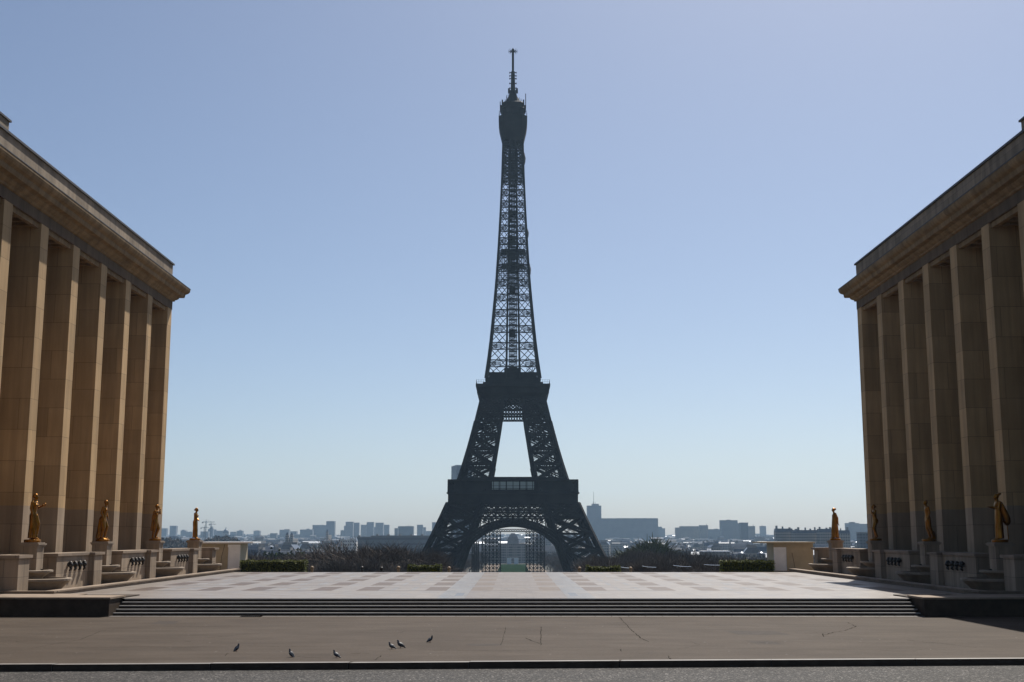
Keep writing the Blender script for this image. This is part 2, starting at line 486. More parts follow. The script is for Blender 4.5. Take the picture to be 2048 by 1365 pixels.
# broad steps: five risers
st = thing('steps', 'broad flight of five shallow stone steps between pavement and plaza', 'steps', (0, 62.0, ZS))
for i in range(5):
    b = MB()
    y0 = 62.02 + .35 * i
    zt = ZS + .16 * (i + 1) - (.0 if i < 4 else .004)
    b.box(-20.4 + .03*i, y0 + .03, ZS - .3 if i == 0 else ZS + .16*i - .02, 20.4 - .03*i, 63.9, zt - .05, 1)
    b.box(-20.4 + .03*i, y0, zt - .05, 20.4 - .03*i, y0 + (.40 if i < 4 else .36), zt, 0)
    o = b.build('step', [M['tread'], M['shade_face']], st, loc=(0, 62.0, ZS))
    o.location = (0, 0, 0)
b = MB()                                             # pale footing strip in front of the steps
x = -20.5
while x < 20.5:
    L = min(random.uniform(.7, .95), 20.5 - x)
    b.box(x, 61.55, ZS, x + L - .02, 62.0, ZS + .012)
    x += L
tag(b.build('footing_strip', M['granite']), 'narrow pale granite strip along the foot of the broad steps', 'paving strip')

# ------------------------------------------------------------------ wings of the palace
ZP = 26.5                                            # top of the parapet
YE = 102.0
PIERS = [100.75 - 5.56 * i for i in range(10)]
def build_wing(sg, side):
    lab = {'L': 'tall sunlit stone palace wing with deep square piers left of the plaza',
           'R': 'tall shaded stone palace wing with deep square piers right of the plaza'}[side]
    wing = thing('palace_wing', lab, 'palace', (sg * 29.5, 76, 2.0), 0, 'facing palace wings')
    off = Vector((sg * 29.5, 76, 2.0))
    def part(bm, name, m):
        o = bm.build(name, m, wing, loc=off); o.location = (0, 0, 0); return o
    X0 = 29.68 if sg < 0 else 29.56
    def sbox(b, a, y0, z0, c, y1, z1, mi=0):
        xa, xc = sg * a, sg * c
        b.box(min(xa, xc), y0, z0, max(xa, xc), y1, z1, mi)
    for y in PIERS:                                  # piers, each its own part
        b = MB(); sbox(b, X0, y, 2.0, X0 + 3.0, y + 1.2, 22.5)
        part(b, 'pier', M['stone'])
    b = MB(); sbox(b, X0 + 3.0, 46, 2.0, X0 + 26, YE - .06, 23.2); part(b, 'rear_wall', M['stone'])
    b = MB()
    for i in range(len(PIERS) - 1):                  # tall windows between the piers
        y0 = PIERS[i+1] + 1.6; y1 = PIERS[i] - .4
        sbox(b, X0 + 2.93, y0, 3.0, X0 + 2.99, y1, 21.5, 0)
        for k in range(1, 3): sbox(b, X0 + 2.86, y0 + (y1-y0)*k/3 - .05, 3.0, X0 + 2.925, y0 + (y1-y0)*k/3 + .05, 21.5, 1)
        for k in range(1, 9): sbox(b, X0 + 2.85, y0, 3 + 18.5*k/9 - .05, X0 + 2.92, y1, 3 + 18.5*k/9 + .05, 1)
    part(b, 'window', [M['window'], M['bronze']])
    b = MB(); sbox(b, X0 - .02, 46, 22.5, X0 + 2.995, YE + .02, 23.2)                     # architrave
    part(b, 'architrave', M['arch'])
    b = MB()                                         # coffers below the ceiling between piers
    for i in range(len(PIERS) - 1):
        y0 = PIERS[i+1] + 1.22; y1 = PIERS[i] - .02
        for k in range(4):
            yy = y0 + (y1 - y0) * (k + .5) / 4
            sbox(b, X0 + .5, yy - .14, 22.2, X0 + 2.84, yy + .14, 22.495)
        sbox(b, X0 + .15, y0, 22.18, X0 + .45, y1, 22.496)
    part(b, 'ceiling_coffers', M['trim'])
    # cornice: stepped moulding along the plaza side and round the far end
    prof = [(0, 23.2), (.04, 23.21), (.16, 23.24), (.19, 23.36), (.3, 23.4), (.43, 23.52), (.46, 23.64), (.8, 23.68), (.85, 23.8), (.87, 23.98), (.93, 24.02),
            (1.06, 24.1), (1.15, 24.22), (1.2, 24.36), (1.2, 24.5), (.1, 24.72), (0, 24.72)]
    b = MB()
    nP = len(prof)
    ring = []
    for o, z in prof: ring.append([(sg*(X0 - o), 46, z), (sg*(X0 - o), YE + o, z), (sg*(X0 + 26), YE + o, z)])
    vs_ = [p for rr_ in ring for p in rr_]
    fs = []
    for i in range(nP - 1):
        for k in range(2): fs.append((i*3+k, i*3+k+1, (i+1)*3+k+1, (i+1)*3+k))
    b.add(vs_, fs)
    sbox(b, X0 - .0, 46, 23.201, X0 + 26, YE, 24.7)
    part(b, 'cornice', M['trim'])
    b = MB(); sbox(b, X0 - 1.225, 46, 24.502, X0 - 1.05, YE + 1.225, 24.56); sbox(b, X0 - 1.049, YE + 1.05, 24.503, X0 + 26, YE + 1.224, 24.561)
    part(b, 'cornice_flashing', M['zinc_edge'])
    b = MB(); sbox(b, X0 + .06, 46, 24.7, X0 + 25.5, YE - .08, ZP - .08); part(b, 'parapet', M['attic'])
    b = MB(); sbox(b, X0 - .06, 46, ZP - .08, X0 + 25.6, YE + .05, ZP + .06); part(b, 'coping', M['zinc_edge'])
    b = MB(); sbox(b, X0 + .2, 46, ZP + .06, X0 + 24, 67.75, ZP + .78, 0); sbox(b, X0 + .1, 46, ZP + .78, X0 + 24.1, 67.87, ZP + .9, 1)
    part(b, 'attic_block', [M['attic'], M['zinc_edge']])
    b = MB(); sbox(b, X0 - .3, 46, .0, X0 + 26, YE + 1.0, 2.0)
    part(b, 'base', M['fount'])
    return wing
build_wing(-1, 'L'); build_wing(1, 'R')

# ------------------------------------------------------------------ fountain terraces, basins, pedestals
BAY = [66.9, 79.0, 91.2, 103.4]                       # near face of each projecting pier
ST_Y = [70.9, 83.0, 95.2, 107.1]
def build_terrace(sg, side):
    lab = {'L': 'low sunlit fountain wall with bronze spouts along the left palace wing',
           'R': 'low shaded fountain wall with bronze spouts along the right palace wing'}[side]
    t = thing('fountain_wall', lab, 'fountain wall', (sg * 28, 86, 0), 0, 'fountain walls before the palace wings')
    off = Vector((sg * 28, 86, 0))
    def part(bm, name, m, par=t, **kw):
        o = bm.build(name, m, par, loc=off, **kw); o.location = (0,0,0); return o
    def sbox(b, a, y0, z0, c, y1, z1, mi=0):
        xa, xc = sg * a, sg * c
        b.box(min(xa, xc), y0, z0, max(xa, xc), y1, z1, mi)
    w_ = MB(); cp = MB()
    sbox(w_, 28.9, 66.95, .0, 29.19, 110.0, 1.98)        # back wall of the niches
    for i, y in enumerate(BAY):
        pm = MB(); sbox(pm, 27.3, y, .0, 28.895 if i else 34, y + 1.5, 1.98); part(pm, 'wall_pier', M['fount'])
        # spouted panel before the pier
        if i: sbox(w_, 27.65, y - 5.6, .002, 28.895, y - .005, 1.975)
        for k in range(4 if i else 0):
            yy = y - 3.7 + k * .8
            s_ = MB(); z = 1.42
            c27 = sg*27.5
            s_.tube([(sg*27.66, yy, z), (sg*27.58, yy, z + .04), (sg*27.44, yy, z + .02), (sg*27.36, yy, z - .08)], [.13, .16, .15, .07], 8)
            s_.ball((c27, yy, z + .14), .12, .12, .1)
            s_.tube([(c27, yy - .1, z + .12), (c27, yy - .17, z + .24)], [.045, .015], 5)
            s_.tube([(c27, yy + .1, z + .12), (c27, yy + .17, z + .24)], [.045, .015], 5)
            s_.tube([(c27, yy, z - .05), (c27 - sg*.05, yy, z - .25), (c27 + sg*.05, yy, z - .34)], [.08, .09, .05], 6)
            part(s_, 'spout', M['bronze'], smooth=True)
        sbox(cp, 27.2, y - .2, 1.985, 29.19 if i else 34, y + 1.7, 2.15)
        if i: sbox(cp, 27.55, y - 5.7, 1.985, 29.19, y - .205, 2.15)
        sbox(cp, 28.6, y + 1.705, 1.985, 29.19, (BAY[i+1] - 5.705) if i < 3 else 108.29, 2.15)
    sbox(w_, 26.9, 108.3, .001, 28.895, 109.6, 1.985); sbox(cp, 26.7, 108.3, 1.99, 29.19, 109.9, 2.15)
    part(w_, 'back_wall', M['fount']); part(cp, 'coping', M['kerbstone'])
    # long low ledge bordering the plaza
    lg = MB()
    sbox(lg, 25.05, 66.75, -.2, 25.6, 111.6, .17); sbox(lg, 24.98, 66.68, .17, 25.65, 111.7, .25)
    sbox(lg, 25.61, 66.3, -.2, 40, 66.85, .16); sbox(lg, 25.0, 66.24, .165, 40, 66.675, .245); sbox(lg, 25.06, 66.31, -.2, 25.605, 66.745, .16)
    ob = lg.build('ledge', M['kerbstone'])
    tag(ob, 'long low stone ledge between the plaza and the %s' % ('sunlit left fountain wall' if sg < 0 else 'shaded right fountain wall'), 'ledge', 'ledges beside the plaza')
    fl = MB(); fl.quad((sg*25.75, 66, .02), (sg*29, 66, .02), (sg*29, 111.6, .02), (sg*25.75, 111.6, .02))
    tag(fl.build('path', M['fount']), kind='structure')
    where = ['nearest the camera', 'second from the camera', 'third from the camera', 'at the far end']
    sd = 'left' if sg < 0 else 'right'
    def halfbowl(b, cx, cy, prof, ax, ay, n=22):      # (r fraction, z) profile, half ellipse bulging toward the plaza
        vs_ = []; k = n + 1
        for f, z in prof:
            for i in range(k):
                a = -pi/2 + pi * i / n
                vs_.append((sg*cx - sg * ax * f * cos(a), cy + ay * f * sin(a), z))
        fs = [(j*k+i, j*k+i+1, (j+1)*k+i+1, (j+1)*k+i) for j in range(len(prof)-1) for i in range(n)]
        b.add(vs_, fs)
    for i, y in enumerate(BAY):
        cy = y + 1.5 + 2.4
        fo = thing('fountain', 'two tiered half round stone basin along the %s palace wing, %s' % (sd, where[i]), 'fountain', (sg*28.8, cy, .02), 0, 'tiered fountain basins')
        o2 = Vector((sg*28.8, cy, .02))
        def fpart(bm, name, m):
            o = bm.build(name, m, fo, loc=o2, smooth=False); o.location = (0,0,0)
        b = MB(); halfbowl(b, 28.88, cy, [(.0,.0),(.76,.0),(.84,.25),(.94,.55),(.97,.62),(1.0,.64),(1.0,.76),(.97,.78),(.9,.78),(.88,.62),(.0,.6)], 3.05, 2.45); fpart(b, 'lower_basin', M['basin'])
        b = MB(); halfbowl(b, 28.885, cy, [(.0,.6),(.66,.6),(.74,.85),(.92,1.1),(1.0,1.12),(1.0,1.22),(.97,1.24),(.88,1.24),(.86,1.12),(.0,1.1)], 1.95, 1.7); fpart(b, 'upper_basin', M['basin'])
        b = MB(); b.tube([(sg*27.5, cy, 1.1), (sg*27.5, cy, 1.2), (sg*27.5, cy, 1.3)], [.12, .06, .09], 8); fpart(b, 'jet_nozzle', M['bronze'])
        # pedestal
        py = ST_Y[i]; px_ = sg * 28.2
        pd = thing('pedestal', 'square stone pedestal under the gilded statue %s on the %s' % (where[i], sd), 'pedestal', (px_, py, 0), 0, 'statue pedestals')
        b = MB(); b.box(-.5, -.5, .02, .5, .5, 2.6); b.build('shaft', M['fount'], pd)
        b = MB(); b.box(-.57, -.57, 2.6, .57, .57, 2.68); b.box(-.62, -.62, 2.68, .62, .62, 2.76); b.box(-.54, -.54, 2.76, .54, .54, 2.82); b.build('cap', M['basin'], pd)
        if i == 3: pass
    return t
build_terrace(-1, 'L'); build_terrace(1, 'R')

# cheek walls beside the steps
for sg in (-1, 1):
    b = MB()
    def sb(a, y0, z0, c, y1, z1, mi=0):
        xa, xc = sg*a, sg*c
        b.box(min(xa,xc), y0, z0, max(xa,xc), y1, z1, mi)
    sb(20.45, 61.55, ZS - .2, 60, 66.5, .06); sb(20.38, 61.47, .062, 60, 63.9, .15, 1); sb(23.3, 63.905, .0625, 60, 66.53, .10, 1)  # wall body takes the shade-darkened colour, cap slabs the plain stone
    tag(b.build('cheek_wall', [M['shade_face'], M['kerbstone']]),
        'low stone cheek wall closing the %s end of the broad steps' % ('left, warmer lit' if sg < 0 else 'right, shaded'), 'low wall', 'cheek walls of the steps')

# ------------------------------------------------------------------ gilded statues
def capsule_chain(b, pts, rad): b.tube(pts, rad, 8); [b.ball(p, r_, n=8, m=5) for p, r_ in zip(pts, rad)]
def hand(b, p, d):
    p = Vector(p); d = Vector(d).normalized()
    q = p + d * .045
    b.tube([p, p + d*.02, q], [.011, .016, .015], 6)
    side = Vector((-d.z, 0, d.x)) if abs(d.y) > .8 else d.cross(Vector((0,1,0))).normalized()
    for k in range(4):
        s_ = Vector((0,1,0)) * (k - 1.5) * .0085
        b.tube([q + s_, q + s_ + d*.02, q + s_ + d*(.035 - .004*abs(k-1)) + side*.01], [.0045, .0045, .003], 5)
    b.tube([p + d*.015, p + d*.03 + Vector((0,.02,0)), p + d*.045 + Vector((0,.024,0))], [.006, .005, .004], 5)
def head(b, x, z, tilt=0, y=0, bun=True, beard=False):
    b.tube([(x-.012, y, z-.10), (x-.004, y, z-.05)], [.034, .03], 8)
    b.ball((x, y, z), .05, .042, .06, rot=tilt)
    b.ball((x+.03, y, z-.028), .026, .026, .03, rot=tilt)          # jaw
    b.tube([(x+.044, y, z+.008), (x+.06, y, z-.012), (x+.048, y, z-.016)], [.006, .01, .006], 5)   # nose
    b.ball((x-.01, y, z+.014), .054, .047, .055, rot=tilt)         # hair
    for s_ in (-1, 1): b.ball((x+.003, y + s_*.044, z-.006), .01, .006, .016, 6, 5)
    if bun: b.ball((x-.06, y, z-.004), .028, .03, .028, 8, 6)
    if beard: b.ball((x+.03, y, z-.055), .022, .022, .035, 8, 6)
def statue(spec, H, name='statue'):
    b = MB()
    spec(b)
    b.v = [(x*H, y*H, z*H) for x, y, z in b.v]
    return b
def folds(b, n, r0, r1, z0, z1, cx0=0, cx1=0, ry=1.2, ph=0):       # drapery folds: thin ridges round a skirt
    for k in range(n):
        a = 2*pi*k/n + ph
        b.tube([(cx1 + r1*.93*cos(a), r1*ry*.93*sin(a), z1), (cx0*.5+cx1*.5 + (r0+r1)/2*cos(a+.1), (r0+r1)/2*ry*sin(a+.1), (z0+z1)/2), (cx0 + r0*cos(a), r0*ry*sin(a), z0)],
               [.008, .014, .017], 5)
def sp_offering(b):            # long skirt, bare torso, forearm held out in front with a small wreath
    b.loft([(.03,-.005,0,.088,.1),(.12,-.005,0,.082,.095),(.28,.0,0,.082,.1),(.42,-.005,0,.082,.105),(.52,-.01,0,.078,.1),(.60,-.004,0,.056,.076),(.66,.0,0,.058,.076),(.73,.008,0,.068,.088),(.79,0,0,.056,.112),(.825,-.01,0,.036,.06)])
    folds(b, 9, .086, .07, .03, .5)
    capsule_chain(b, [(.03,.02,.5),(.085,.03,.33),(.06,.03,.1)], [.06,.05,.04])
    for s_ in (-1,1): b.ball((.055+.02*s_, s_*.045, .018), .055, .024, .018)
    b.ball((.055, .04, .73), .03); b.ball((.055, -.04, .73), .03)
    head(b, .02, .915, .1)
    capsule_chain(b, [(-.005,-.11,.79),(-.02,-.13,.66),(.0,-.1,.55)], [.034,.03,.022]); hand(b, (.0,-.1,.55), (.3,.1,-1))
    capsule_chain(b, [(0,.11,.79),(.04,.12,.68),(.14,.07,.715)], [.034,.03,.02]); hand(b, (.14,.07,.715), (1,-.2,.4))
    pts = [(.185 + .035*cos(a), .06, .745 + .03*sin(a)) for a in [2*pi*k/12 for k in range(13)]]
    b.tube(pts, .01, 6)
def sp_leaning(b):             # bare figure bent slightly forward, drape trailing behind
    capsule_chain(b, [(-.01,-.05,.5),(.03,-.05,.28),(-.02,-.05,.05)], [.068,.05,.03]); b.ball((.02,-.05,.018),.055,.024,.018)
    capsule_chain(b, [(-.01,.05,.5),(.075,.055,.3),(.03,.05,.06)], [.068,.052,.03]); b.ball((.07,.05,.025),.055,.024,.018)
    b.loft([(.44,-.005,0,.075,.1),(.52,-.012,0,.078,.102),(.60,.004,0,.06,.078),(.66,.012,0,.06,.078),(.73,.022,0,.068,.09),(.785,.018,0,.055,.112),(.82,.012,0,.034,.055)])
    b.loft([(.015,-.1,0,.05,.07),(.2,-.085,0,.05,.085),(.4,-.075,0,.045,.1),(.5,-.06,0,.05,.1),(.56,-.05,0,.03,.08)])
    folds(b, 7, .06, .05, .02, .5, -.1, -.06)
    b.ball((.07,.042,.725),.028); b.ball((.07,-.042,.725),.028)
    head(b, .05, .905, -.25, bun=False)
    capsule_chain(b, [(.015,-.112,.785),(-.02,-.13,.65),(.03,-.1,.53)], [.034,.029,.021]); hand(b,(.03,-.1,.53),(.4,.2,-1))
    capsule_chain(b, [(.015,.112,.785),(.03,.13,.65),(.075,.08,.55)], [.034,.029,.021]); hand(b,(.075,.08,.55),(.5,-.3,-1))
    b.loft([(-.035,-.02,0,.15,.15),(-.01,-.02,0,.16,.15),(.01,0,0,.12,.12)])
def sp_piping(b):              # one hand raised to the face, cloak over the back
    capsule_chain(b, [(-.01,-.05,.5),(-.02,-.05,.28),(-.06,-.05,.05)], [.066,.05,.03]); b.ball((-.02,-.05,.018),.055,.024,.018)
    capsule_chain(b, [(-.01,.05,.5),(.06,.055,.29),(-.0,.05,.06)], [.066,.052,.03]); b.ball((.04,.05,.025),.055,.024,.018)
    b.loft([(.30,-.03,0,.07,.1),(.44,-.015,0,.077,.1),(.52,-.014,0,.078,.102),(.60,-.004,0,.06,.08),(.66,.0,0,.06,.078),(.73,.006,0,.068,.09),(.785,.0,0,.055,.112),(.82,-.006,0,.034,.055)])
    b.loft([(.22,-.09,0,.035,.08),(.45,-.08,0,.045,.1),(.65,-.065,0,.045,.11),(.79,-.04,0,.035,.1)])
    folds(b, 7, .05, .04, .23, .75, -.09, -.05)
    head(b, .02, .91, 0, bun=False)
    capsule_chain(b, [(.0,.112,.785),(.075,.12,.72),(.085,.05,.86)], [.034,.03,.02]); hand(b,(.085,.05,.86),(-.2,-.3,1))
    capsule_chain(b, [(.0,-.112,.785),(.06,-.12,.67),(.1,-.05,.75)], [.034,.029,.021]); hand(b,(.1,-.05,.75),(.3,.3,.6))
    b.tube([(.06,.0,.885),(.12,.02,.84)], [.012,.016], 6)
def sp_clasped(b):             # robed figure, hands joined at the waist, hair tied up
    b.loft([(.02,-.01,0,.075,.085),(.15,-.01,0,.066,.08),(.3,-.004,0,.07,.09),(.44,-.006,0,.078,.1),(.52,-.01,0,.078,.1),(.60,-.004,0,.058,.08),(.66,0,0,.06,.08),(.73,.008,0,.068,.09),(.79,-.004,0,.054,.108),(.825,-.01,0,.036,.058)])
    folds(b, 8, .07, .068, .03, .5)
    for s_ in (-1,1): b.ball((.045, s_*.04, .018), .05, .024, .018)
    b.ball((.055,.04,.72),.03); b.ball((.055,-.04,.72),.03)
    head(b, .02, .915, -.1)
    for s_ in (-1,1):
        capsule_chain(b, [(-.005,s_*.108,.785),(.0,s_*.125,.66),(.085,s_*.03,.58)], [.034,.03,.02]); hand(b,(.085,s_*.03,.58),(.5,-s_*.4,-.4))
def sp_cloaked(b):             # large cloak falling behind, forearms stretched out, wide hat of hair
    b.loft([(.02,.0,0,.075,.1),(.2,.0,0,.068,.095),(.45,.0,0,.075,.1),(.55,.0,0,.07,.095),(.64,.004,0,.06,.08),(.73,.01,0,.068,.09),(.79,0,0,.055,.112),(.825,-.006,0,.036,.06)])
    folds(b, 8, .075, .068, .03, .55)
    b.loft([(.30,-.17,0,.03,.06),(.36,-.17,0,.075,.1),(.46,-.155,0,.085,.12),(.58,-.115,0,.075,.12),(.70,-.075,0,.055,.12),(.80,-.04,0,.04,.1)])
    b.tube([(-.16,.03,.34),(-.17,.03,.0)], [.014,.014], 6)
    head(b, .03, .91, -.15, bun=False)
    b.ball((-.02,0,.955),.08,.05,.03,rot=-.4)
    for s_ in (-1,1):
        capsule_chain(b, [(0,s_*.112,.785),(.03,s_*.12,.66),(.15,s_*.05,.69)], [.034,.03,.021]); hand(b,(.15,s_*.05,.69),(1,-s_*.2,.1))
    b.loft([(.685,.17,0,.05,.06),(.70,.17,0,.055,.065),(.705,.17,0,.04,.05)])
    for s_ in (-1,1): b.ball((.06, s_*.04, .018), .05, .024, .018)
def sp_youth(b):               # slender bare youth with one leg set back beside a stump
    capsule_chain(b, [(.0,-.045,.5),(.01,-.045,.28),(-.05,-.045,.05)], [.06,.046,.028]); b.ball((-.02,-.045,.018),.05,.022,.018)
    capsule_chain(b, [(.0,.045,.5),(-.02,.05,.29),(-.1,.045,.05)], [.06,.046,.028]); b.ball((-.06,.045,.02),.05,.022,.018)
    b.loft([(.44,.0,0,.064,.088),(.52,-.005,0,.066,.09),(.60,.006,0,.052,.07),(.66,.012,0,.054,.072),(.73,.02,0,.06,.085),(.785,.014,0,.05,.104),(.82,.008,0,.032,.05)])
    head(b, .04, .905, -.15, bun=False)
    for s_ in (-1,1):
        capsule_chain(b, [(.01,s_*.104,.785),(-.01,s_*.115,.65),(.03,s_*.1,.54)], [.03,.026,.019]); hand(b,(.03,s_*.1,.54),(.4,0,-1))
    b.loft([(.0,-.12,0,.06,.06),(.1,-.12,0,.05,.05),(.2,-.11,0,.035,.045)])
def sp_contrapposto(b):        # bare figure, weight on one leg, hand on the hip
    capsule_chain(b, [(-.01,-.05,.5),(.0,-.05,.28),(-.02,-.05,.05)], [.068,.05,.03]); b.ball((.02,-.05,.018),.055,.024,.018)
    capsule_chain(b, [(-.01,.05,.5),(.05,.055,.3),(-.03,.05,.06)], [.068,.052,.03]); b.ball((.01,.05,.025),.055,.024,.018)
    b.loft([(.44,-.012,0,.078,.102),(.52,-.02,0,.082,.104),(.60,.0,0,.06,.078),(.66,.006,0,.06,.078),(.73,.012,0,.068,.09),(.785,.0,0,.055,.112),(.82,-.006,0,.034,.055)])
    b.ball((.062,.042,.725),.03); b.ball((.062,-.042,.725),.03)
    head(b, .02, .91, 0)
    capsule_chain(b, [(.0,-.112,.785),(-.06,-.15,.66),(.0,-.1,.57)], [.034,.029,.021]); hand(b,(.0,-.1,.57),(.6,.3,-.5))
    capsule_chain(b, [(.0,.112,.785),(.05,.12,.66),(.09,.06,.75)], [.034,.029,.021]); hand(b,(.09,.06,.75),(.3,-.2,1))
def sp_robe(b):                # tall figure in a straight flaring robe, hair cut square
    b.loft([(.015,-.01,0,.115,.12),(.05,-.01,0,.118,.125),(.2,-.008,0,.108,.118),(.4,-.004,0,.096,.112),(.55,.0,0,.085,.105),(.66,.004,0,.074,.095),(.74,.006,0,.068,.098),(.79,-.004,0,.05,.1),(.825,-.012,0,.034,.055)])
    folds(b, 11, .112, .085, .02, .6)
    for s_ in (-1,1): b.ball((.09, s_*.045, .018), .05, .024, .018)
    head(b, .025, .912, 0, bun=False)
    b.box(-.055,-.045,.905,.05,.045,.965)
    for s_ in (-1,1):
        capsule_chain(b, [(-.01,s_*.1,.785),(-.06,s_*.125,.64),(-.075,s_*.1,.48)], [.034,.034,.026]); hand(b,(-.09,s_*.1,.46),(-.4,0,-1))
STAT = [(-1, 0, sp_offering, 'gilded woman in a long skirt holding a forearm out before her, nearest on the left'),
        (-1, 1, sp_leaning, 'gilded bare figure stooping forward with drape behind, second on the left'),
        (-1, 2, sp_piping, 'gilded striding figure raising a hand to the mouth, third on the left'),
        (-1, 3, sp_clasped, 'gilded robed woman with hands at her waist, standing clear of the left wing'),
        (1, 0, sp_cloaked, 'gilded figure with a heavy cloak and outstretched forearms, nearest on the right'),
        (1, 1, sp_youth, 'slender gilded nude with legs set back, second on the right'),
        (1, 2, sp_contrapposto, 'gilded nude woman with weight on one leg, third on the right'),
        (1, 3, sp_robe, 'dark gilded figure in a flaring straight robe, standing clear of the right wing')]
for sg, i, spec, lab in STAT:
    s_ = thing('statue', lab, 'statue', (sg*28.2, ST_Y[i], 2.98), 0 if sg < 0 else pi, 'gilded statues on pedestals')
    o = statue(spec, 2.72).build('figure', M['gold'], s_, smooth=True)
    rm = o.modifiers.new('remesh', 'REMESH'); rm.mode = 'VOXEL'; rm.voxel_size = .02; rm.use_smooth_shade = True
    sm = o.modifiers.new('smooth', 'SMOOTH'); sm.iterations = 2; sm.factor = .5
    b = MB(); b.loft([(-.16,0,0,.46,.46),(-.05,0,0,.48,.48),(.0,0,0,.45,.45),(.012,0,0,.4,.4)], 18); b.build('plinth', M['gold'], s_)

# ------------------------------------------------------------------ iron lattice tower
TX, TY, TZ = -.18, 689.0, CAM.z - 35.9
def interp(tab, z):
    for (z0, a), (z1, c) in zip(tab, tab[1:]):
        if z <= z1: return a + (c - a) * (z - z0) / (z1 - z0)
    return tab[-1][1]
WT = [(0,62),(11,55.6),(22,49.8),(33,44.4),(44,39.4),(54,35.2),(57.6,33),(67,29.5),(80,25.6),(95,21.8),(113,17.7),(124,15.6),(140,13.4),(158,11.7),(180,9.8),(203,8.4),(225,7.3),(246,6.5),(268,5.9)]
IT = [(0,37.2),(22,29),(44,20.8),(54,17.2),(57.6,16.2),(68.5,12.2),(99,7.2),(113,5.4),(124,4.6)]
W = lambda z: interp(WT, z)
I_ = lambda z: interp(IT, z)
tower = thing('iron_lattice_tower', 'huge dark iron lattice tower rising on the axis of the plaza', 'tower', (TX, TY, TZ))
def tpart(b, name, m=None, par=None): return b.build(name, m or M['iron'], par or tower)
def lattice(b, A, B, C, D, nu, nv, w_):             # quad A-B bottom, D-C top, filled with nu x nv crossings
    A, B, C, D = map(Vector, (A, B, C, D))
    def P(u, v): return (A.lerp(B, u)).lerp(D.lerp(C, u), v)
    for i in range(nu):
        for j in range(nv):
            u0, u1, v0, v1 = i/nu, (i+1)/nu, j/nv, (j+1)/nv
            b.beam(P(u0,v0), P(u1,v1), w_, w_*.6); b.beam(P(u1,v0), P(u0,v1), w_, w_*.6)
def leg(b, sx, sy, levels, ch, xb, nsub, sub):
    def ring(z):
        wo, wi = W(z), I_(z)
        return [Vector((sx*wo,sy*wo,z)), Vector((sx*wi,sy*wo,z)), Vector((sx*wi,sy*wi,z)), Vector((sx*wo,sy*wi,z))]
    for z0, z1 in zip(levels, levels[1:]):
        r0, r1 = ring(z0), ring(z1)
        for k in range(4):
            k2 = (k+1) % 4
            b.beam(r0[k], r1[k], ch)
            b.beam(r1[k], r1[k2], ch*.7)
            b.beam(r0[k], r1[k2], xb); b.beam(r0[k2], r1[k], xb)
            if sub: lattice(b, r0[k], r0[k2], r1[k2], r1[k], nsub[0], nsub[1], sub)
L1 = [0, 10, 19, 28, 37, 46, 53.4]
for sx in (-1, 1):
    for sy in (-1, 1):
        b = MB(); leg(b, sx, sy, L1, 1.5, 1.0, (5, 4), .26); tpart(b, 'leg')
L2 = [59, 67, 75.5, 84, 92, 99, 106, 113]
for sx in (-1, 1):
    for sy in (-1, 1):
        b = MB(); leg(b, sx, sy, L2, 1.4, .8, (4, 4), .2)
        for k in range(26):                          # stairs and lift rails inside the leg
            z = 60 + k * 2
            c_ = (W(z) + I_(z)) / 2
            b.beam((sx*(c_-1.6), sy*(c_+1), z), (sx*(c_+1.6), sy*(c_+1), z + (1.6 if k % 2 else -.4)), .9, .3)
        for dx in (-1.8, 0, 1.8): b.beam((sx*((W(59)+I_(59))/2+dx), sy*(W(59)+I_(59))/2, 59), (sx*((W(113)+I_(113))/2+dx*.6), sy*(W(113)+I_(113))/2, 113), .45)
        tpart(b, 'upper_leg')
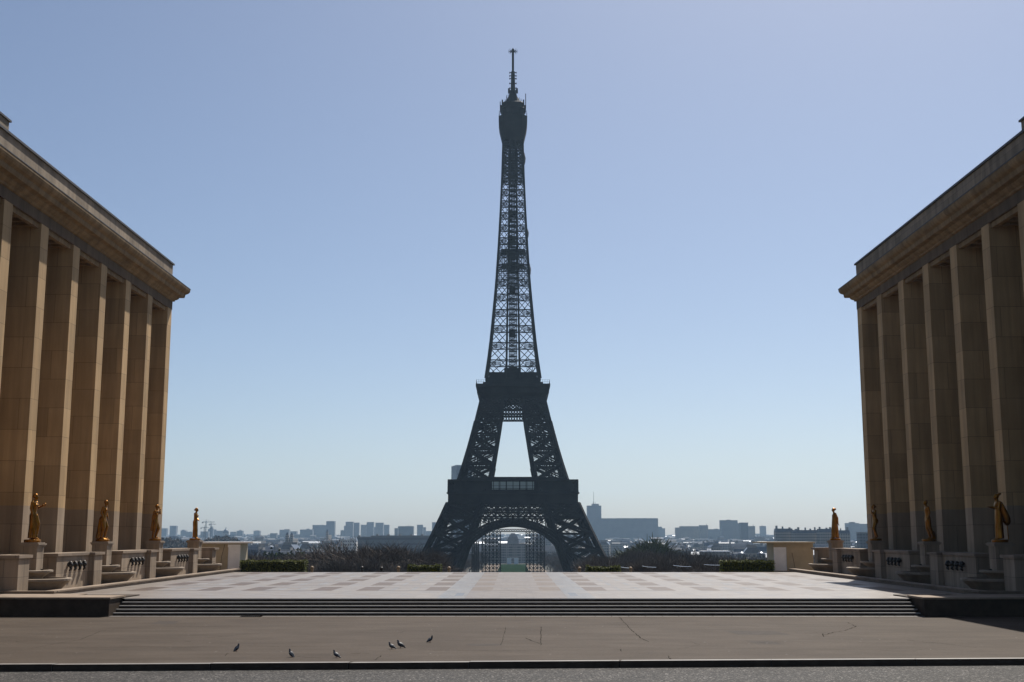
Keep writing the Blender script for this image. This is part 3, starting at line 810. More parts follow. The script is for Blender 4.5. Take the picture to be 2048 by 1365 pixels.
# decorative arches with the girder above, one per side
R0, ZA = 33.7, 7.7
def side_pt(side, u, z, inset=.4):
    h = W(z) - inset
    return [Vector((u, -h, z)), Vector((h, u, z)), Vector((-u, h, z)), Vector((-h, -u, z))][side]
for side in range(4):
    b = MB(); n = 44
    def ap(t, R): 
        a = pi * t
        return side_pt(side, R * cos(a), ZA + R * sin(a))
    lo, hi = .07, .93
    ts = [lo + (hi-lo)*i/n for i in range(n+1)]
    for t0, t1 in zip(ts, ts[1:]):
        for R, wd in ((R0+.3, .9), (R0+3.2, .8), (R0+1.7, .35)): b.beam(ap(t0, R), ap(t1, R), wd, 1.2)
        b.beam(ap(t0, R0), ap(t0, R0+3.2), .4)
        b.beam(ap(t0, R0+.4), ap(t1, R0+3.2), .45); b.beam(ap(t1, R0+.4), ap(t0, R0+3.2), .45)
    tpart(b, 'arch')
    b = MB()                                         # spandrel rings between arch and girder
    for k in range(-9, 10):
        if abs(k) < 4: continue
        u = k * 2.9
        zt = 46; zb = ZA + sqrt(max(1, (R0+3.2)**2 - u*u))
        if zb < zt - .5:
            b.beam(side_pt(side, u, zb), side_pt(side, u, zt), .55)
            rr_ = min(1.3, (zt - zb) * .45); zc = zt - rr_ - .1
            for q in range(10):
                a0, a1 = 2*pi*q/10, 2*pi*(q+1)/10
                b.beam(side_pt(side, u+1.45+rr_*cos(a0), zc+rr_*sin(a0)), side_pt(side, u+1.45+rr_*cos(a1), zc+rr_*sin(a1)), .45)
    hw = 33.2
    for zz, wd in ((46.0, .9), (49.6, .35), (53.3, .9)): b.beam(side_pt(side, -W(zz)+1, zz), side_pt(side, W(zz)-1, zz), wd, 1.0)
    nb = 22
    for k in range(nb):
        u0, u1 = -36.5 + 73*k/nb, -36.5 + 73*(k+1)/nb
        lattice(b, side_pt(side,u0,46), side_pt(side,u1,46), side_pt(side,u1*.97,53.3), side_pt(side,u0*.97,53.3), 1, 2, .62)
        b.beam(side_pt(side,u0,46), side_pt(side,u0*.97,53.3), .4)
        lattice(b, side_pt(side,u0,46,2.6), side_pt(side,u1,46,2.6), side_pt(side,u1*.97,53.3,2.6), side_pt(side,u0*.97,53.3,2.6), 1, 1, .3)
    tpart(b, 'girder')
def ring_box(b, ho, hi, z0, z1, mi=0):
    b.box(-ho,-ho,z0,ho,-hi,z1,mi); b.box(-ho,hi,z0,ho,ho,z1,mi); b.box(-ho,-hi+.001,z0,-hi,hi-.001,z1,mi); b.box(hi,-hi+.001,z0,ho,hi-.001,z1,mi)
b = MB()
ring_box(b, 35.1, 13, 53.4, 58.4); ring_box(b, 35.9, 13.2, 58.41, 59.1); ring_box(b, 35.5, 13.4, 59.11, 60.0)
for k in range(-10, 11):                             # frieze panels
    u = k * 3.4
    for s_ in (-1, 1): b.box(u-.14, s_*35.1-.12, 53.6, u+.14, s_*35.1+.12, 58.3); b.box(s_*35.1-.12, u-.14, 53.6, s_*35.1+.12, u+.14, 58.3)
first = tpart(b, 'first_platform')
b = MB()
ring_box(b, 35.4, 29.5, 65.5, 66.1); ring_box(b, 32.4, 32.0, 60.0, 65.5)
for k in range(-10, 11):
    u = k * 3.53
    for s_ in (-1, 1): b.box(u-.16, s_*35.1-.16, 60, u+.16, s_*35.1+.16, 65.5); b.box(s_*35.1-.16, u-.16, 60, s_*35.1+.16, u+.16, 65.5)
ring_box(b, 35.3, 35.1, 61.1, 61.3)
for k in range(-66, 67):
    u = k * .53
    for s_ in (-1, 1): b.box(u-.05, s_*35.2-.05, 60, u+.05, s_*35.2+.05, 61.1)
tpart(b, 'gallery', par=first)
b = MB()                                             # pavilions on the first platform
b.box(-16,-31.9,66.1,15.5,-17,67.6); b.box(-16,17,66.1,15.5,31.9,67.6); b.box(-31.9,-15,66.1,-18,15,66.9); b.box(18,-15,66.1,31.9,15,66.9)
tpart(b, 'pavilion_roof', par=first)
b = MB(); b.box(-11.5,-34.6,60.6,11.5,-34.5,64.9); tpart(b, 'glass_front', M['glass'], first)
b = MB()
for u in (-11.5, -7.6, -3.8, 0, 3.8, 7.6, 11.5): b.box(u-.12,-34.72,60.6,u+.12,-34.61,64.9)
b.box(-11.5,-34.73,62.6,11.5,-34.62,62.75); tpart(b, 'mullions', par=first)
# second platform
b = MB()
for side in range(4):
    for zz, wd in ((103, .8), (105.6, .8), (109, .9), (112.6, .9)): b.beam(side_pt(side,-W(zz)+.5,zz,.2), side_pt(side,W(zz)-.5,zz,.2), wd, .9)
    for (za, zb, nu, nv, w_) in ((103,105.6,24,1,.62),(105.6,109,22,2,.6),(109,112.6,14,2,.85)):
        ha, hb = W(za)-.6, W(zb)-.6
        lattice(b, side_pt(side,-ha,za,.2), side_pt(side,ha,za,.2), side_pt(side,hb,zb,.2), side_pt(side,-hb,zb,.2), nu, nv, w_)
        lattice(b, side_pt(side,-ha,za,1.8), side_pt(side,ha,za,1.8), side_pt(side,hb,zb,1.8), side_pt(side,-hb,zb,1.8), nu, nv, w_*.8)
    for u in (-W(106)*.36, W(106)*.36): b.beam(side_pt(side,u,103,.0), side_pt(side,u*.9,113,.0), .9)
tpart(b, 'upper_girder')
b = MB()
v0, v1, v2 = 17.9, 20.2, 20.9
b.box(-17, -17, 112.7, 17, 17, 112.95); ring_box(b, 17.2, 14, 108.8, 109.1)
for (ha, za, hb, zb) in ((v0,113,v1,115.2),(v1,115.2,v1,118.0),(v1,118.0,v2,118.6),(v2,118.6,v2,120.2)):
    b.add([(-ha,-ha,za),(ha,-ha,za),(ha,ha,za),(-ha,ha,za),(-hb,-hb,zb),(hb,-hb,zb),(hb,hb,zb),(-hb,hb,zb)], [(0,1,5,4),(1,2,6,5),(2,3,7,6),(3,0,4,7)])
b.add([(-v2,-v2,120.2),(v2,-v2,120.2),(v2,v2,120.2),(-v2,v2,120.2)], [(0,1,2,3)])
for k in range(-26, 27):
    u = k * .75
    for s_ in (-1, 1): b.box(u-.09, s_*20.25-.15, 115.2, u+.09, s_*20.25+.15, 118)
second = tpart(b, 'second_platform')
b = MB()
for k in range(-16, 17):
    u = k * 1.28
    for s_ in (-1, 1): b.box(u-.06, s_*20.6-.06, 120.2, u+.06, s_*20.6+.06, 122.4); b.box(s_*20.6-.06, u-.06, 120.2, s_*20.6+.06, u+.06, 122.4)
for zz in (121.2, 122.35): ring_box(b, 20.65, 20.55, zz, zz+.08)
tpart(b, 'railing', par=second)
b = MB()
b.box(-17,-17,120.2,17,17,121.6); b.box(-15.2,-15.2,121.6,15.2,15.2,124.6); b.box(-13.6,-14.2,124.6,13.6,14.2,127.6); b.box(-5,-14.6,127.6,4.5,14,130)
r = random.Random(8)
for k in range(30):
    u = r.uniform(-15, 15); b.box(u-.25, -16.5, 121.6, u+.25, -16, 121.6 + r.uniform(.6, 2.4))
for u in (9.5, 10.6): 
    pts = [(u + 1.6*cos(a), -13.5, 129.6 + 1.8*sin(a)) for a in [2*pi*q/12 for q in range(13)]]
    b.tube(pts, .18, 5)
tpart(b, 'upper_shops', par=second)
# shaft
b = MB()
ZL = [124.0]
while ZL[-1] < 264: ZL.append(min(268, ZL[-1] + max(6.2, 10.6 - (ZL[-1]-124) * .034)))
ZL[-1] = 268
def spt(side, u, z, ins=0): 
    h = W(z) - ins
    return [Vector((u,-h,z)), Vector((h,u,z)), Vector((-u,h,z)), Vector((-h,-u,z))][side]
cin = lambda z: max(1.6, 3.9 - (z-124)*.016)
for z0, z1 in zip(ZL, ZL[1:]):
    for side in range(4):
        h0, h1 = W(z0), W(z1)
        ch = 1.25 - (z0-124) * .0035
        b.beam(spt(side,-h0,z0), spt(side,-h1,z1), ch)
        for s_ in (-1, 1):
            b.beam(spt(side,s_*cin(z0),z0), spt(side,s_*cin(z1),z1), 1.0)
            xb = .62 - (z0-124)*.0012
            lattice(b, spt(side,s_*h0,z0), spt(side,s_*cin(z0),z0), spt(side,s_*cin(z1),z1), spt(side,s_*h1,z1), 1, 1, xb)
        b.beam(spt(side,-h1,z1), spt(side,h1,z1), .5)
        # floor bracing of the level, seen from below
        for k in range(5):
            f = -1 + 2*(k+.5)/5
            b.beam(spt(side,f*h1,z1,0), spt(side,f*h1*.45,z1,h1*.5), .24)
            b.beam(spt(side,f*h1,z1,0), spt(side,(f+.28 if k<3 else f-.28)*h1*.7,z1,h1*.3), .18)
        if z0 > 240:
            lattice(b, spt(side,-h0,z0), spt(side,h0,z0), spt(side,h1,z1), spt(side,-h1,z1), 4, 3, .34)
            lattice(b, spt(side,-h0*.96,z0,.6), spt(side,h0*.96,z0,.6), spt(side,h1*.96,z1,.6), spt(side,-h1*.96,z1,.6), 5, 3, .28)
tpart(b, 'shaft')
b = MB()                                             # lift column and stairs inside the shaft
for u in (-2.2, -1.25, -.5, .5, 1.25, 2.2):
    for v_ in (-1.8, 1.8): b.beam((u, v_, 124), (u*.8, v_, 268), .5)
z = 126
while z < 266:
    b.box(-2.5, -2, z, 2.5, 2, z + .35)
    b.beam((-2.3,-2.1,z), (2.3,-2.1,z+2.2), .35); b.beam((2.3,2.1,z), (-2.3,2.1,z+2.2), .35)
    z += 3.1
for zc in (150, 176, 188, 196, 206, 222): b.box(-1.9, -1.6, zc, 1.6, 1.6, zc + 3.6)
b.box(-6.5, -6.5, 192, 6.5, 6.5, 192.6); b.box(-7, -7, 200.4, 7, 7, 201)
tpart(b, 'lift_column')
b = MB()                                             # painters' netting around part of the shaft
def netting(za, zb, nu, nv, w_):
    for side in range(4):
        ha, hb = W(za), W(zb)
        for i in range(nu + 1):
            f = -1 + 2*i/nu
            b.beam(spt(side,f*ha,za,-.25), spt(side,f*hb,zb,-.25), w_)
        for j in range(nv + 1):
            z = za + (zb-za)*j/nv
            b.beam(spt(side,-W(z),z,-.25), spt(side,W(z),z,-.25), w_)
netting(181, 204, 14, 20, .17); tpart(b, 'safety_netting', M['net']); b = MB(); netting(246, 268, 10, 14, .16); tpart(b, 'safety_netting', M['net'])
for zc, hh in ((212, 7), (190, 9), (258, 9)):       # sheets bellying out on the sunny side
    b = MB()
    h = W(zc)
    b.loft([(zc-hh/2, h, 0, .3, h*.8), (zc-hh/4, h+.2, 0, 1.0, h*.85), (zc, h+.3, 0, 1.15, h*.85), (zc+hh/4, h+.1, 0, .8, h*.8), (zc+hh/2, h-.1, 0, .3, h*.7)], 10)
    tpart(b, 'net_sheet', M['net'])
# top platform, cupola, antenna
b = MB()
def frust(b, ha, za, hb, zb, cap=False):
    k = .35                                          # chamfered square
    def oct_(h, z): c_ = h*(1-k); return [(c_,-h,z),(h,-c_,z),(h,c_,z),(c_,h,z),(-c_,h,z),(-h,c_,z),(-h,-c_,z),(-c_,-h,z)]
    vs_ = oct_(ha, za) + oct_(hb, zb)
    fs = [(i,(i+1)%8,8+(i+1)%8,8+i) for i in range(8)] + [tuple(range(8,16)), tuple(reversed(range(8)))]
    b.add(vs_, fs)
frust(b, 6.2, 267, 8.1, 275.5); frust(b, 8.1, 275.51, 8.5, 279); frust(b, 8.5, 279.01, 8.5, 282.6)
frust(b, 8.0, 282.61, 7.2, 283.4)
third = tpart(b, 'top_platform')
b = MB()
for k in range(32):                                  # cage of the open deck
    a = 2*pi*k/32; rr_ = 8.3
    q = max(abs(cos(a)), abs(sin(a))); x, y = rr_*cos(a)/q, rr_*sin(a)/q
    f = min(1, 1.65*rr_/(abs(x)+abs(y))); x *= f; y *= f
    b.beam((x,y,282.6), (x*.985,y*.985,286.0), .22)
    if k % 2 == 0: b.beam((x,y,284.3), (x*.6,y*.6,286.4), .16)
tpart(b, 'cage', par=third)
b = MB()
frust(b, 6.2, 283.4, 7.0, 287.5); frust(b, 7.4, 287.51, 7.0, 288.3); frust(b, 6.4, 288.31, 6.6, 291); frust(b, 6.8, 291.01, 5.2, 292.4); frust(b, 4.6, 292.41, 2.6, 296); frust(b, 2.4, 296.01, 2.1, 298.5)
r = random.Random(3)
for k in range(46):
    a = r.uniform(0, 2*pi); rr_ = r.uniform(3, 7.4)
    z0 = 288 + (7.4-rr_)*1.6
    b.beam((rr_*cos(a), rr_*sin(a), z0), (rr_*cos(a), rr_*sin(a), z0 + r.uniform(1.5, 4.0)), r.uniform(.15, .4))
for sx in (-1, 1):
    b.beam((sx*7.6, -4, 287), (sx*7.6, -4, 297 if sx > 0 else 292), .45); b.box(sx*6.3-.4, -7, 290, sx*6.3+.4, -6.4, 292.2)
    b.box(sx*7.2-.5,-6.5,284.5,sx*7.2+.5,-5.5,289)
tpart(b, 'cupola')
b = MB()
b.loft([(298.4,0,0,2.1,2.1),(300.5,0,0,2.0,2.0),(300.6,0,0,1.35,1.35),(312.5,0,0,1.1,1.1)], 8)
for z in (302, 305, 308, 309.8, 311.8):
    for a in range(4): 
        t = a*pi/2; b.beam((0,0,z), (2.0*cos(t), 2.0*sin(t), z), .45)
        b.box(2.0*cos(t)-.2, 2.0*sin(t)-.2, z-.5, 2.0*cos(t)+.2, 2.0*sin(t)+.2, z+.5)
for sx in (-1, 1): b.box(sx*2.4-.6,-1,299,sx*2.4+.6,1,301.6)
b.beam((0,0,312.4), (0,0,325.6), 1.05)
for k in range(12): b.box(-.68,-.68,313.3+k,.68,.68,313.7+k)
for a in range(8):
    t = a*pi/4; b.beam((0,0,325.5), (2.5*cos(t), 2.5*sin(t), 325.2), .28); b.box(2.5*cos(t)-.12,2.5*sin(t)-.12,324.4,2.5*cos(t)+.12,2.5*sin(t)+.12,326.4)
b.loft([(324.6,0,0,.8,.8),(326.4,0,0,.9,.9),(327.2,0,0,.4,.4)], 8)
tpart(b, 'antenna')

# scaffolding standing below the tower
def scaffold(label, x0, x1, zt, Y, dep, nx, nz, braces=True, beam=None):
    s_ = thing('scaffold', label, 'scaffold', ((x0+x1)/2, Y, gz), 0, 'scaffolds seen through the arch')
    b = MB(); cx = (x0+x1)/2
    zt -= gz; wd = x1 - x0
    for i in range(nx+1):
        u = -wd/2 + wd*i/nx
        for v_ in (0, dep): b.beam((u, v_, 0), (u, v_, zt), .45)
    b.build('posts', M['scaf'], s_)
    b = MB()
    for j in range(nz+1):
        z = zt*j/nz
        for v_ in (0, dep): b.beam((-wd/2, v_, z), (wd/2, v_, z), .32)
        for i in range(nx+1): b.beam((-wd/2 + wd*i/nx, 0, z), (-wd/2 + wd*i/nx, dep, z), .18)
    b.build('ledgers', M['scaf'], s_)
    for v_ in (0, dep):
        b = MB()
        for j in range(nz):
            for i in range(nx):
                u0, u1 = -wd/2 + wd*i/nx, -wd/2 + wd*(i+1)/nx
                if ((i + j) % 2) ^ (v_ > 0): u0, u1 = u1, u0
                b.beam((u0, v_, zt*j/nz), (u1, v_, zt*(j+1)/nz), .3)
        b.build('braces', M['scaf'], s_)
    return s_
SY = 722
scaffold('tall scaffold tower under the arch, left of the lawn axis', at(964,1062,SY).x, at(1001,1062,SY).x, at(964,1064,SY).z, SY, 6, 5, 18)
scaffold('tall scaffold tower under the arch, right of the lawn axis', at(1052,1062,SY).x, at(1089,1062,SY).x, at(964,1064,SY).z, SY, 6, 5, 18)
scaffold('shorter narrow scaffold at the left side of the arch', at(944,1084,SY).x, at(957,1084,SY).x, at(944,1084,SY).z, SY, 4, 3, 15)
a, c = at(962,1064.5,SY), at(1090,1058.5,SY)
b = MB()
for yy in (SY-.4, SY+6.4):
    b.box(a.x, yy-.2, a.z, c.x, yy+.2, a.z+.4); b.box(a.x, yy-.2, c.z-.3, c.x, yy+.2, c.z)
    nb = 26
    for i in range(nb):
        u0, u1 = a.x + (c.x-a.x)*i/nb, a.x + (c.x-a.x)*(i+1)/nb
        b.beam((u0,yy,a.z+.3), (u1,yy,c.z-.3), .25); b.beam((u1,yy,a.z+.3), (u0,yy,c.z-.3), .25)
tag(b.build('scaffold_bridge', M['scaf']), 'lattice scaffold bridge spanning between the two scaffold towers', 'scaffold')

# ------------------------------------------------------------------ kiosks, hedges, posts, handrails at the plaza edge
M['cream'] = plain('cream_paint', (.43,.35,.235), .6, var=.1, scale=1.2)
M['white'] = plain('white_paint', (.85,.84,.84), .45, var=.06, scale=1.5)
def kiosk(sg):
    Y = 113.5
    lab = ('cream kiosk with plain white end panel beyond the left, sunlit fountain wall' if sg < 0 else
           'cream kiosk with white slatted shutter beyond the right, shaded fountain wall')
    if sg < 0: xs_, xm, xe, xr0, xr1 = at(480,1110,Y).x, at(454.5,1110,Y).x, at(399,1110,Y).x, at(507,1085,Y).x, at(398,1085,Y).x
    else: xs_, xm, xe, xr0, xr1 = at(1548,1110,Y).x, at(1574,1110,Y).x, at(1627,1110,Y).x, at(1518,1085,Y).x, at(1628,1085,Y).x
    zt = at(454,1087,Y).z; zb = -.05; D = 3.2
    k = thing('kiosk', lab, 'kiosk', (xm, Y, zb), 0, 'kiosks at the far corners of the plaza')
    off = Vector((xm, Y, zb))
    def part(bm, name, m): o = bm.build(name, m, k, loc=off); o.location = (0,0,0)
    b = MB(); b.box(min(xs_,xe), Y+.1, zb, max(xs_,xe), Y+D, zt); part(b, 'body', M['cream'])
    b = MB()
    n = 22
    for i in range(n):
        z0 = zb + .05 + (zt-.4-zb)*i/n; z1 = zb + .05 + (zt-.4-zb)*(i+1)/n
        xa, xb_ = min(xs_,xm), max(xs_,xm)
        b.add([(xa,Y+.06,z0),(xb_,Y+.06,z0),(xb_,Y+.035,z0+.01),(xa,Y+.035,z0+.01),(xa,Y+.06,z1-.012),(xb_,Y+.06,z1-.012)], [(0,1,2,3),(3,2,5,4)])
    b.box(min(xs_,xm), Y+.061, zb+.05, max(xs_,xm), Y+.099, zt-.4)
    part(b, 'shutter', M['white'])
    b = MB(); b.box(min(xr0,xr1), Y-.25, zt+.001, max(xr0,xr1), Y+D+.2, zt+.13); part(b, 'roof', M['white'] if sg < 0 else M['cream'])
    b = MB()
    xa, xb_ = (xm-.05, xm+.06)
    b.box(xa, Y+.0, zb, xb_, Y+.1, zt-.02); b.box(min(xm,xe), Y+.02, zt-.34, max(xm,xe), Y+.1, zt-.27); part(b, 'frame', M['cream'])
    s2 = -sg
    b = MB(); b.tube([(xm - s2*.25, Y-.06, zt-.1), (xm - s2*.5, Y-.08, zt-1.2), (xm - s2*.62, Y-.02, zb+.02)] if sg < 0 else [(xm + .45, Y-.06, zb+1.7), (xm+.62, Y-.06, zb+.7), (xm + .72, Y-.02, zb+.02)], .02, 5); part(b, 'cable', M['bronze'])
    if sg < 0:
        b = MB(); b.box(xm+.03, Y-.02, zt-.38, xs_, Y+.055, zt-.12); part(b, 'sign_strip', M['white'])
kiosk(-1); kiosk(1)

def leaf_mat(name, lo, hi):
    g = N(name); 
    oi = g.n('NewGeometry')
    c = g.ramp(oi.outputs['Random Per Island'], [(.1, lo), (.9, hi)])
    g.b.inputs['Transmission Weight'].default_value = 0
    return g.out(c, .6, 0, .25)
M['hedge'] = leaf_mat('hedge_leaf', (.03,.045,.006), (.21,.22,.02))
M['hcore'] = plain('hedge_core', (.015,.02,.008), .95)
def hedge(label, x0, x1, y0, dep, zt, uneven=0, seed=1, n=5200):
    r = random.Random(seed)
    h = thing('hedge', label, 'hedge', ((x0+x1)/2, y0, -.9), 0, 'clipped hedges at the far plaza edge')
    off = Vector(((x0+x1)/2, y0, -.9))
    def top(x):
        f = (x-x0)/(x1-x0)
        return zt - uneven * (sin(pi*f) ** .6) + .035*sin(x*5.1) + .03*sin(x*13 + 1)
    b = MB()
    k = 24
    for i in range(k):
        xa, xb_ = x0 + .1 + (x1-x0-.2)*i/k, x0 + .1 + (x1-x0-.2)*(i+1)/k
        b.box(xa, y0+.1, -.9, xb_, y0+dep-.1, top((xa+xb_)/2)-.1)
    o = b.build('woody_core', M['hcore'], h, loc=off); o.location = (0,0,0)
    b = MB()
    for _ in range(n):
        x = r.uniform(x0, x1); q = r.random()
        t = top(x)
        if q < .42: p = Vector((x, y0 + r.uniform(-.05, .1), r.uniform(-.5, t)))
        elif q < .85: p = Vector((x, r.uniform(y0, y0+dep), t + r.gauss(-.03, .045)))
        else: p = Vector((r.choice((x0, x1)) + r.gauss(0,.04), r.uniform(y0, y0+dep), r.uniform(-.5, t)))
        s_ = r.uniform(.03, .07)
        d = Vector((r.gauss(0,1), r.gauss(0,1), r.gauss(0,1))).normalized(); e = d.cross(Vector((r.gauss(0,1), r.gauss(0,1), r.gauss(0,1)))).normalized()
        b.quad(p - d*s_, p + e*s_*.6, p + d*s_, p - e*s_*.6)
    o = b.build('foliage', M['hedge'], h, loc=off); o.location = (0,0,0)
HY = 111.5
hedge('long clipped green hedge just right of the left kiosk', at(479,1130,HY).x, at(610,1130,HY).x, HY, 1.6, at(500,1122,HY).z, 0, 1)
hedge('long clipped green hedge just left of the right kiosk', at(1444,1130,HY).x, at(1549,1130,HY).x, HY, 1.6, at(1500,1122.5,HY).z, 0, 2)
hedge('short ragged hedge in front of the tower\'s left foot', at(815,1130,HY).x, at(882,1130,HY).x, HY, 1.2, at(840,1129.5,HY).z, .12, 3, 2600)
hedge('short hedge with a hollow middle in front of the tower\'s right foot', at(1173,1130,HY).x, at(1241,1130,HY).x, HY, 1.2, at(1180,1130.5,HY).z, .22, 4, 2600)
M['tan'] = plain('tan_stone', (.33,.22,.12), .6, var=.25, scale=4)
for px, zt_, mk, lab in [(624,1132.5,'tan','small tan ball topped post just right of the long left hedge'),
                     (724,1133,'bronze','small black ball topped post, leftmost of the two dark ones'),
                     (763,1134,'bronze','small black ball topped post, rightmost of the two dark ones'),
                     (797,1132.5,'tan','small tan ball topped post left of the left ragged hedge'),
                     (898,1133.5,'tan','small tan ball topped post right of the left ragged hedge'),
                     (1159,1134,'tan','small tan ball topped post left of the hollow hedge'),
                     (1261,1134,'tan','small tan ball topped post right of the hollow hedge')]:
    q = at(px, zt_, 112.5)
    bo = thing('bollard', lab, 'bollard', (q.x, 112.5, -2.2), 0, 'ball topped posts at the plaza edge')
    hz = q.z + 2.2
    b = MB(); b.loft([(0,0,0,.2,.2),(.3,0,0,.17,.17),(hz-.42,0,0,.13,.13),(hz-.36,0,0,.17,.17),(hz-.3,0,0,.1,.1)], 12); b.build('shaft', M[mk], bo, smooth=True)
    b = MB(); b.ball((0,0,hz-.17), .17, n=14, m=10); b.build('ball', M[mk], bo, smooth=True)
M['rail'] = plain('polished_rail', (.7,.7,.7), .25, 1.0, var=.1)
for pts, lab in [([(1241,1134.5),(1250,1136),(1258,1136.5)], 'short pale handrail beside the hollow hedge'),
                 ([(1284,1132.5),(1296,1134.6),(1312,1135.2)], 'thin pale handrail, second from the hollow hedge'),
                 ([(1346,1131.2),(1362,1133.4),(1382,1134)], 'thin pale handrail, third from the hollow hedge'),
                 ([(1408,1129.6),(1424,1130.8),(1446,1131)], 'thin pale handrail ending at the long right hedge')]:
    w3 = [at(x, y, 116 + i*1.5) for i, (x, y) in enumerate(pts)]
    b = MB(); b.tube(w3, .024, 8)
    o = b.build('handrail', M['rail'])
    b = MB(); q = w3[-1]; b.tube([q, (q.x, q.y, -2.2)], .02, 6); b.build('post', M['bronze'], o)
    tag(o, lab, 'handrail', 'handrails beyond the plaza edge')

# ------------------------------------------------------------------ pigeons
M['pig'] = plain('dark_feathers', (.035,.037,.045), .55, var=.4, scale=9)
M['pigw'] = plain('pale_wing_feathers', (.17,.175,.19), .6, var=.3, scale=9)
M['pleg'] = plain('pink_bird_leg', (.25,.08,.07), .6)
def pigeon(px, py, face, lean, sc, lab, pale=True, rz=0):
    p = on(px, py, ZS)
    q = thing('pigeon', lab, 'pigeon', (p.x, p.y, ZS), (0 if face > 0 else pi) + rz, 'pigeons on the pavement')
    b = MB(); cl, sl_ = cos(lean), sin(lean)
    def T(x, z): return (x*cl - z*sl_, .0, .13 + x*sl_ + z*cl)
    def ch(pts, rad): b.tube([T(*t) for t in pts], rad, 10)
    ch([(-.17,-.02),(-.12,-.012),(-.06,0),(.0,.002),(.06,.005),(.1,.012),(.125,.02)], [.014,.046,.076,.086,.08,.06,.026])
    hx = T(.105, .02)
    b.tube([hx, (hx[0]+.012, 0, hx[2]+.05), (hx[0]+.016, 0, hx[2]+.085)], [.055,.042,.032], 8)
    b.ball((hx[0]+.024, 0, hx[2]+.1), .038, .031, .033, 9, 7)
    b.tube([(hx[0]+.045,0,hx[2]+.1), (hx[0]+.075,0,hx[2]+.09)], [.009,.003], 5)
    t0, t1 = T(-.12,-.012), T(-.24,-.03)
    b.tube([t0, ((t0[0]+t1[0])/2, 0, (t0[2]+t1[2])/2), t1], [.026,.03,.022], 6)
    o = b.build('body', M['pig'], q, smooth=True)
    o.scale = (sc, sc, sc)
    rm = o.modifiers.new('remesh', 'REMESH'); rm.mode = 'VOXEL'; rm.voxel_size = .006; rm.use_smooth_shade = True
    for s_ in (-1, 1):
        b = MB()
        pts = [T(.07,.02), T(.0,.03), T(-.1,.02), T(-.2,-.005)]
        b.tube([(x, s_*(.062 - .013*i), z) for i, (x, y, z) in enumerate(pts)], [.022,.036,.026,.006], 8)
        o = b.build('wing', M['pigw'] if pale else M['pig'], q, smooth=True); o.scale = (sc, sc, sc)
        b = MB(); b.tube([(0, s_*.025, .085), (.004, s_*.025, .012)], [.011,.006], 6)
        for d in (-.5, 0, .5): b.tube([(.004, s_*.025, .006), (.045*cos(d), s_*.025 + .045*sin(d), .004)], [.005,.003], 5)
        b.tube([(.004, s_*.025, .006), (-.025, s_*.025, .004)], [.005,.003], 5)
        o = b.build('leg', M['pleg'], q); o.scale = (sc, sc, sc)
pigeon(473,1302.8,1,.7,.78,'dark upright pigeon facing right, alone farthest left on the pavement',rz=.6)
pigeon(582.5,1314.8,-1,.68,.82,'upright pigeon facing left, second from the left',rz=-.5)
pigeon(672.5,1316,-1,.42,.80,'rounded pigeon facing left close to the kerb, third from the left',rz=-.3)
pigeon(783.5,1298.5,-1,.35,.80,'pigeon with pale wing standing just left of a dark one',rz=-.2)
pigeon(801,1296.3,-1,.4,.90,'all dark pigeon standing just right of a pale winged one',pale=False,rz=-.1)
pigeon(860,1284.8,1,.52,.78,'pigeon facing right, farthest from the kerb',rz=.3)

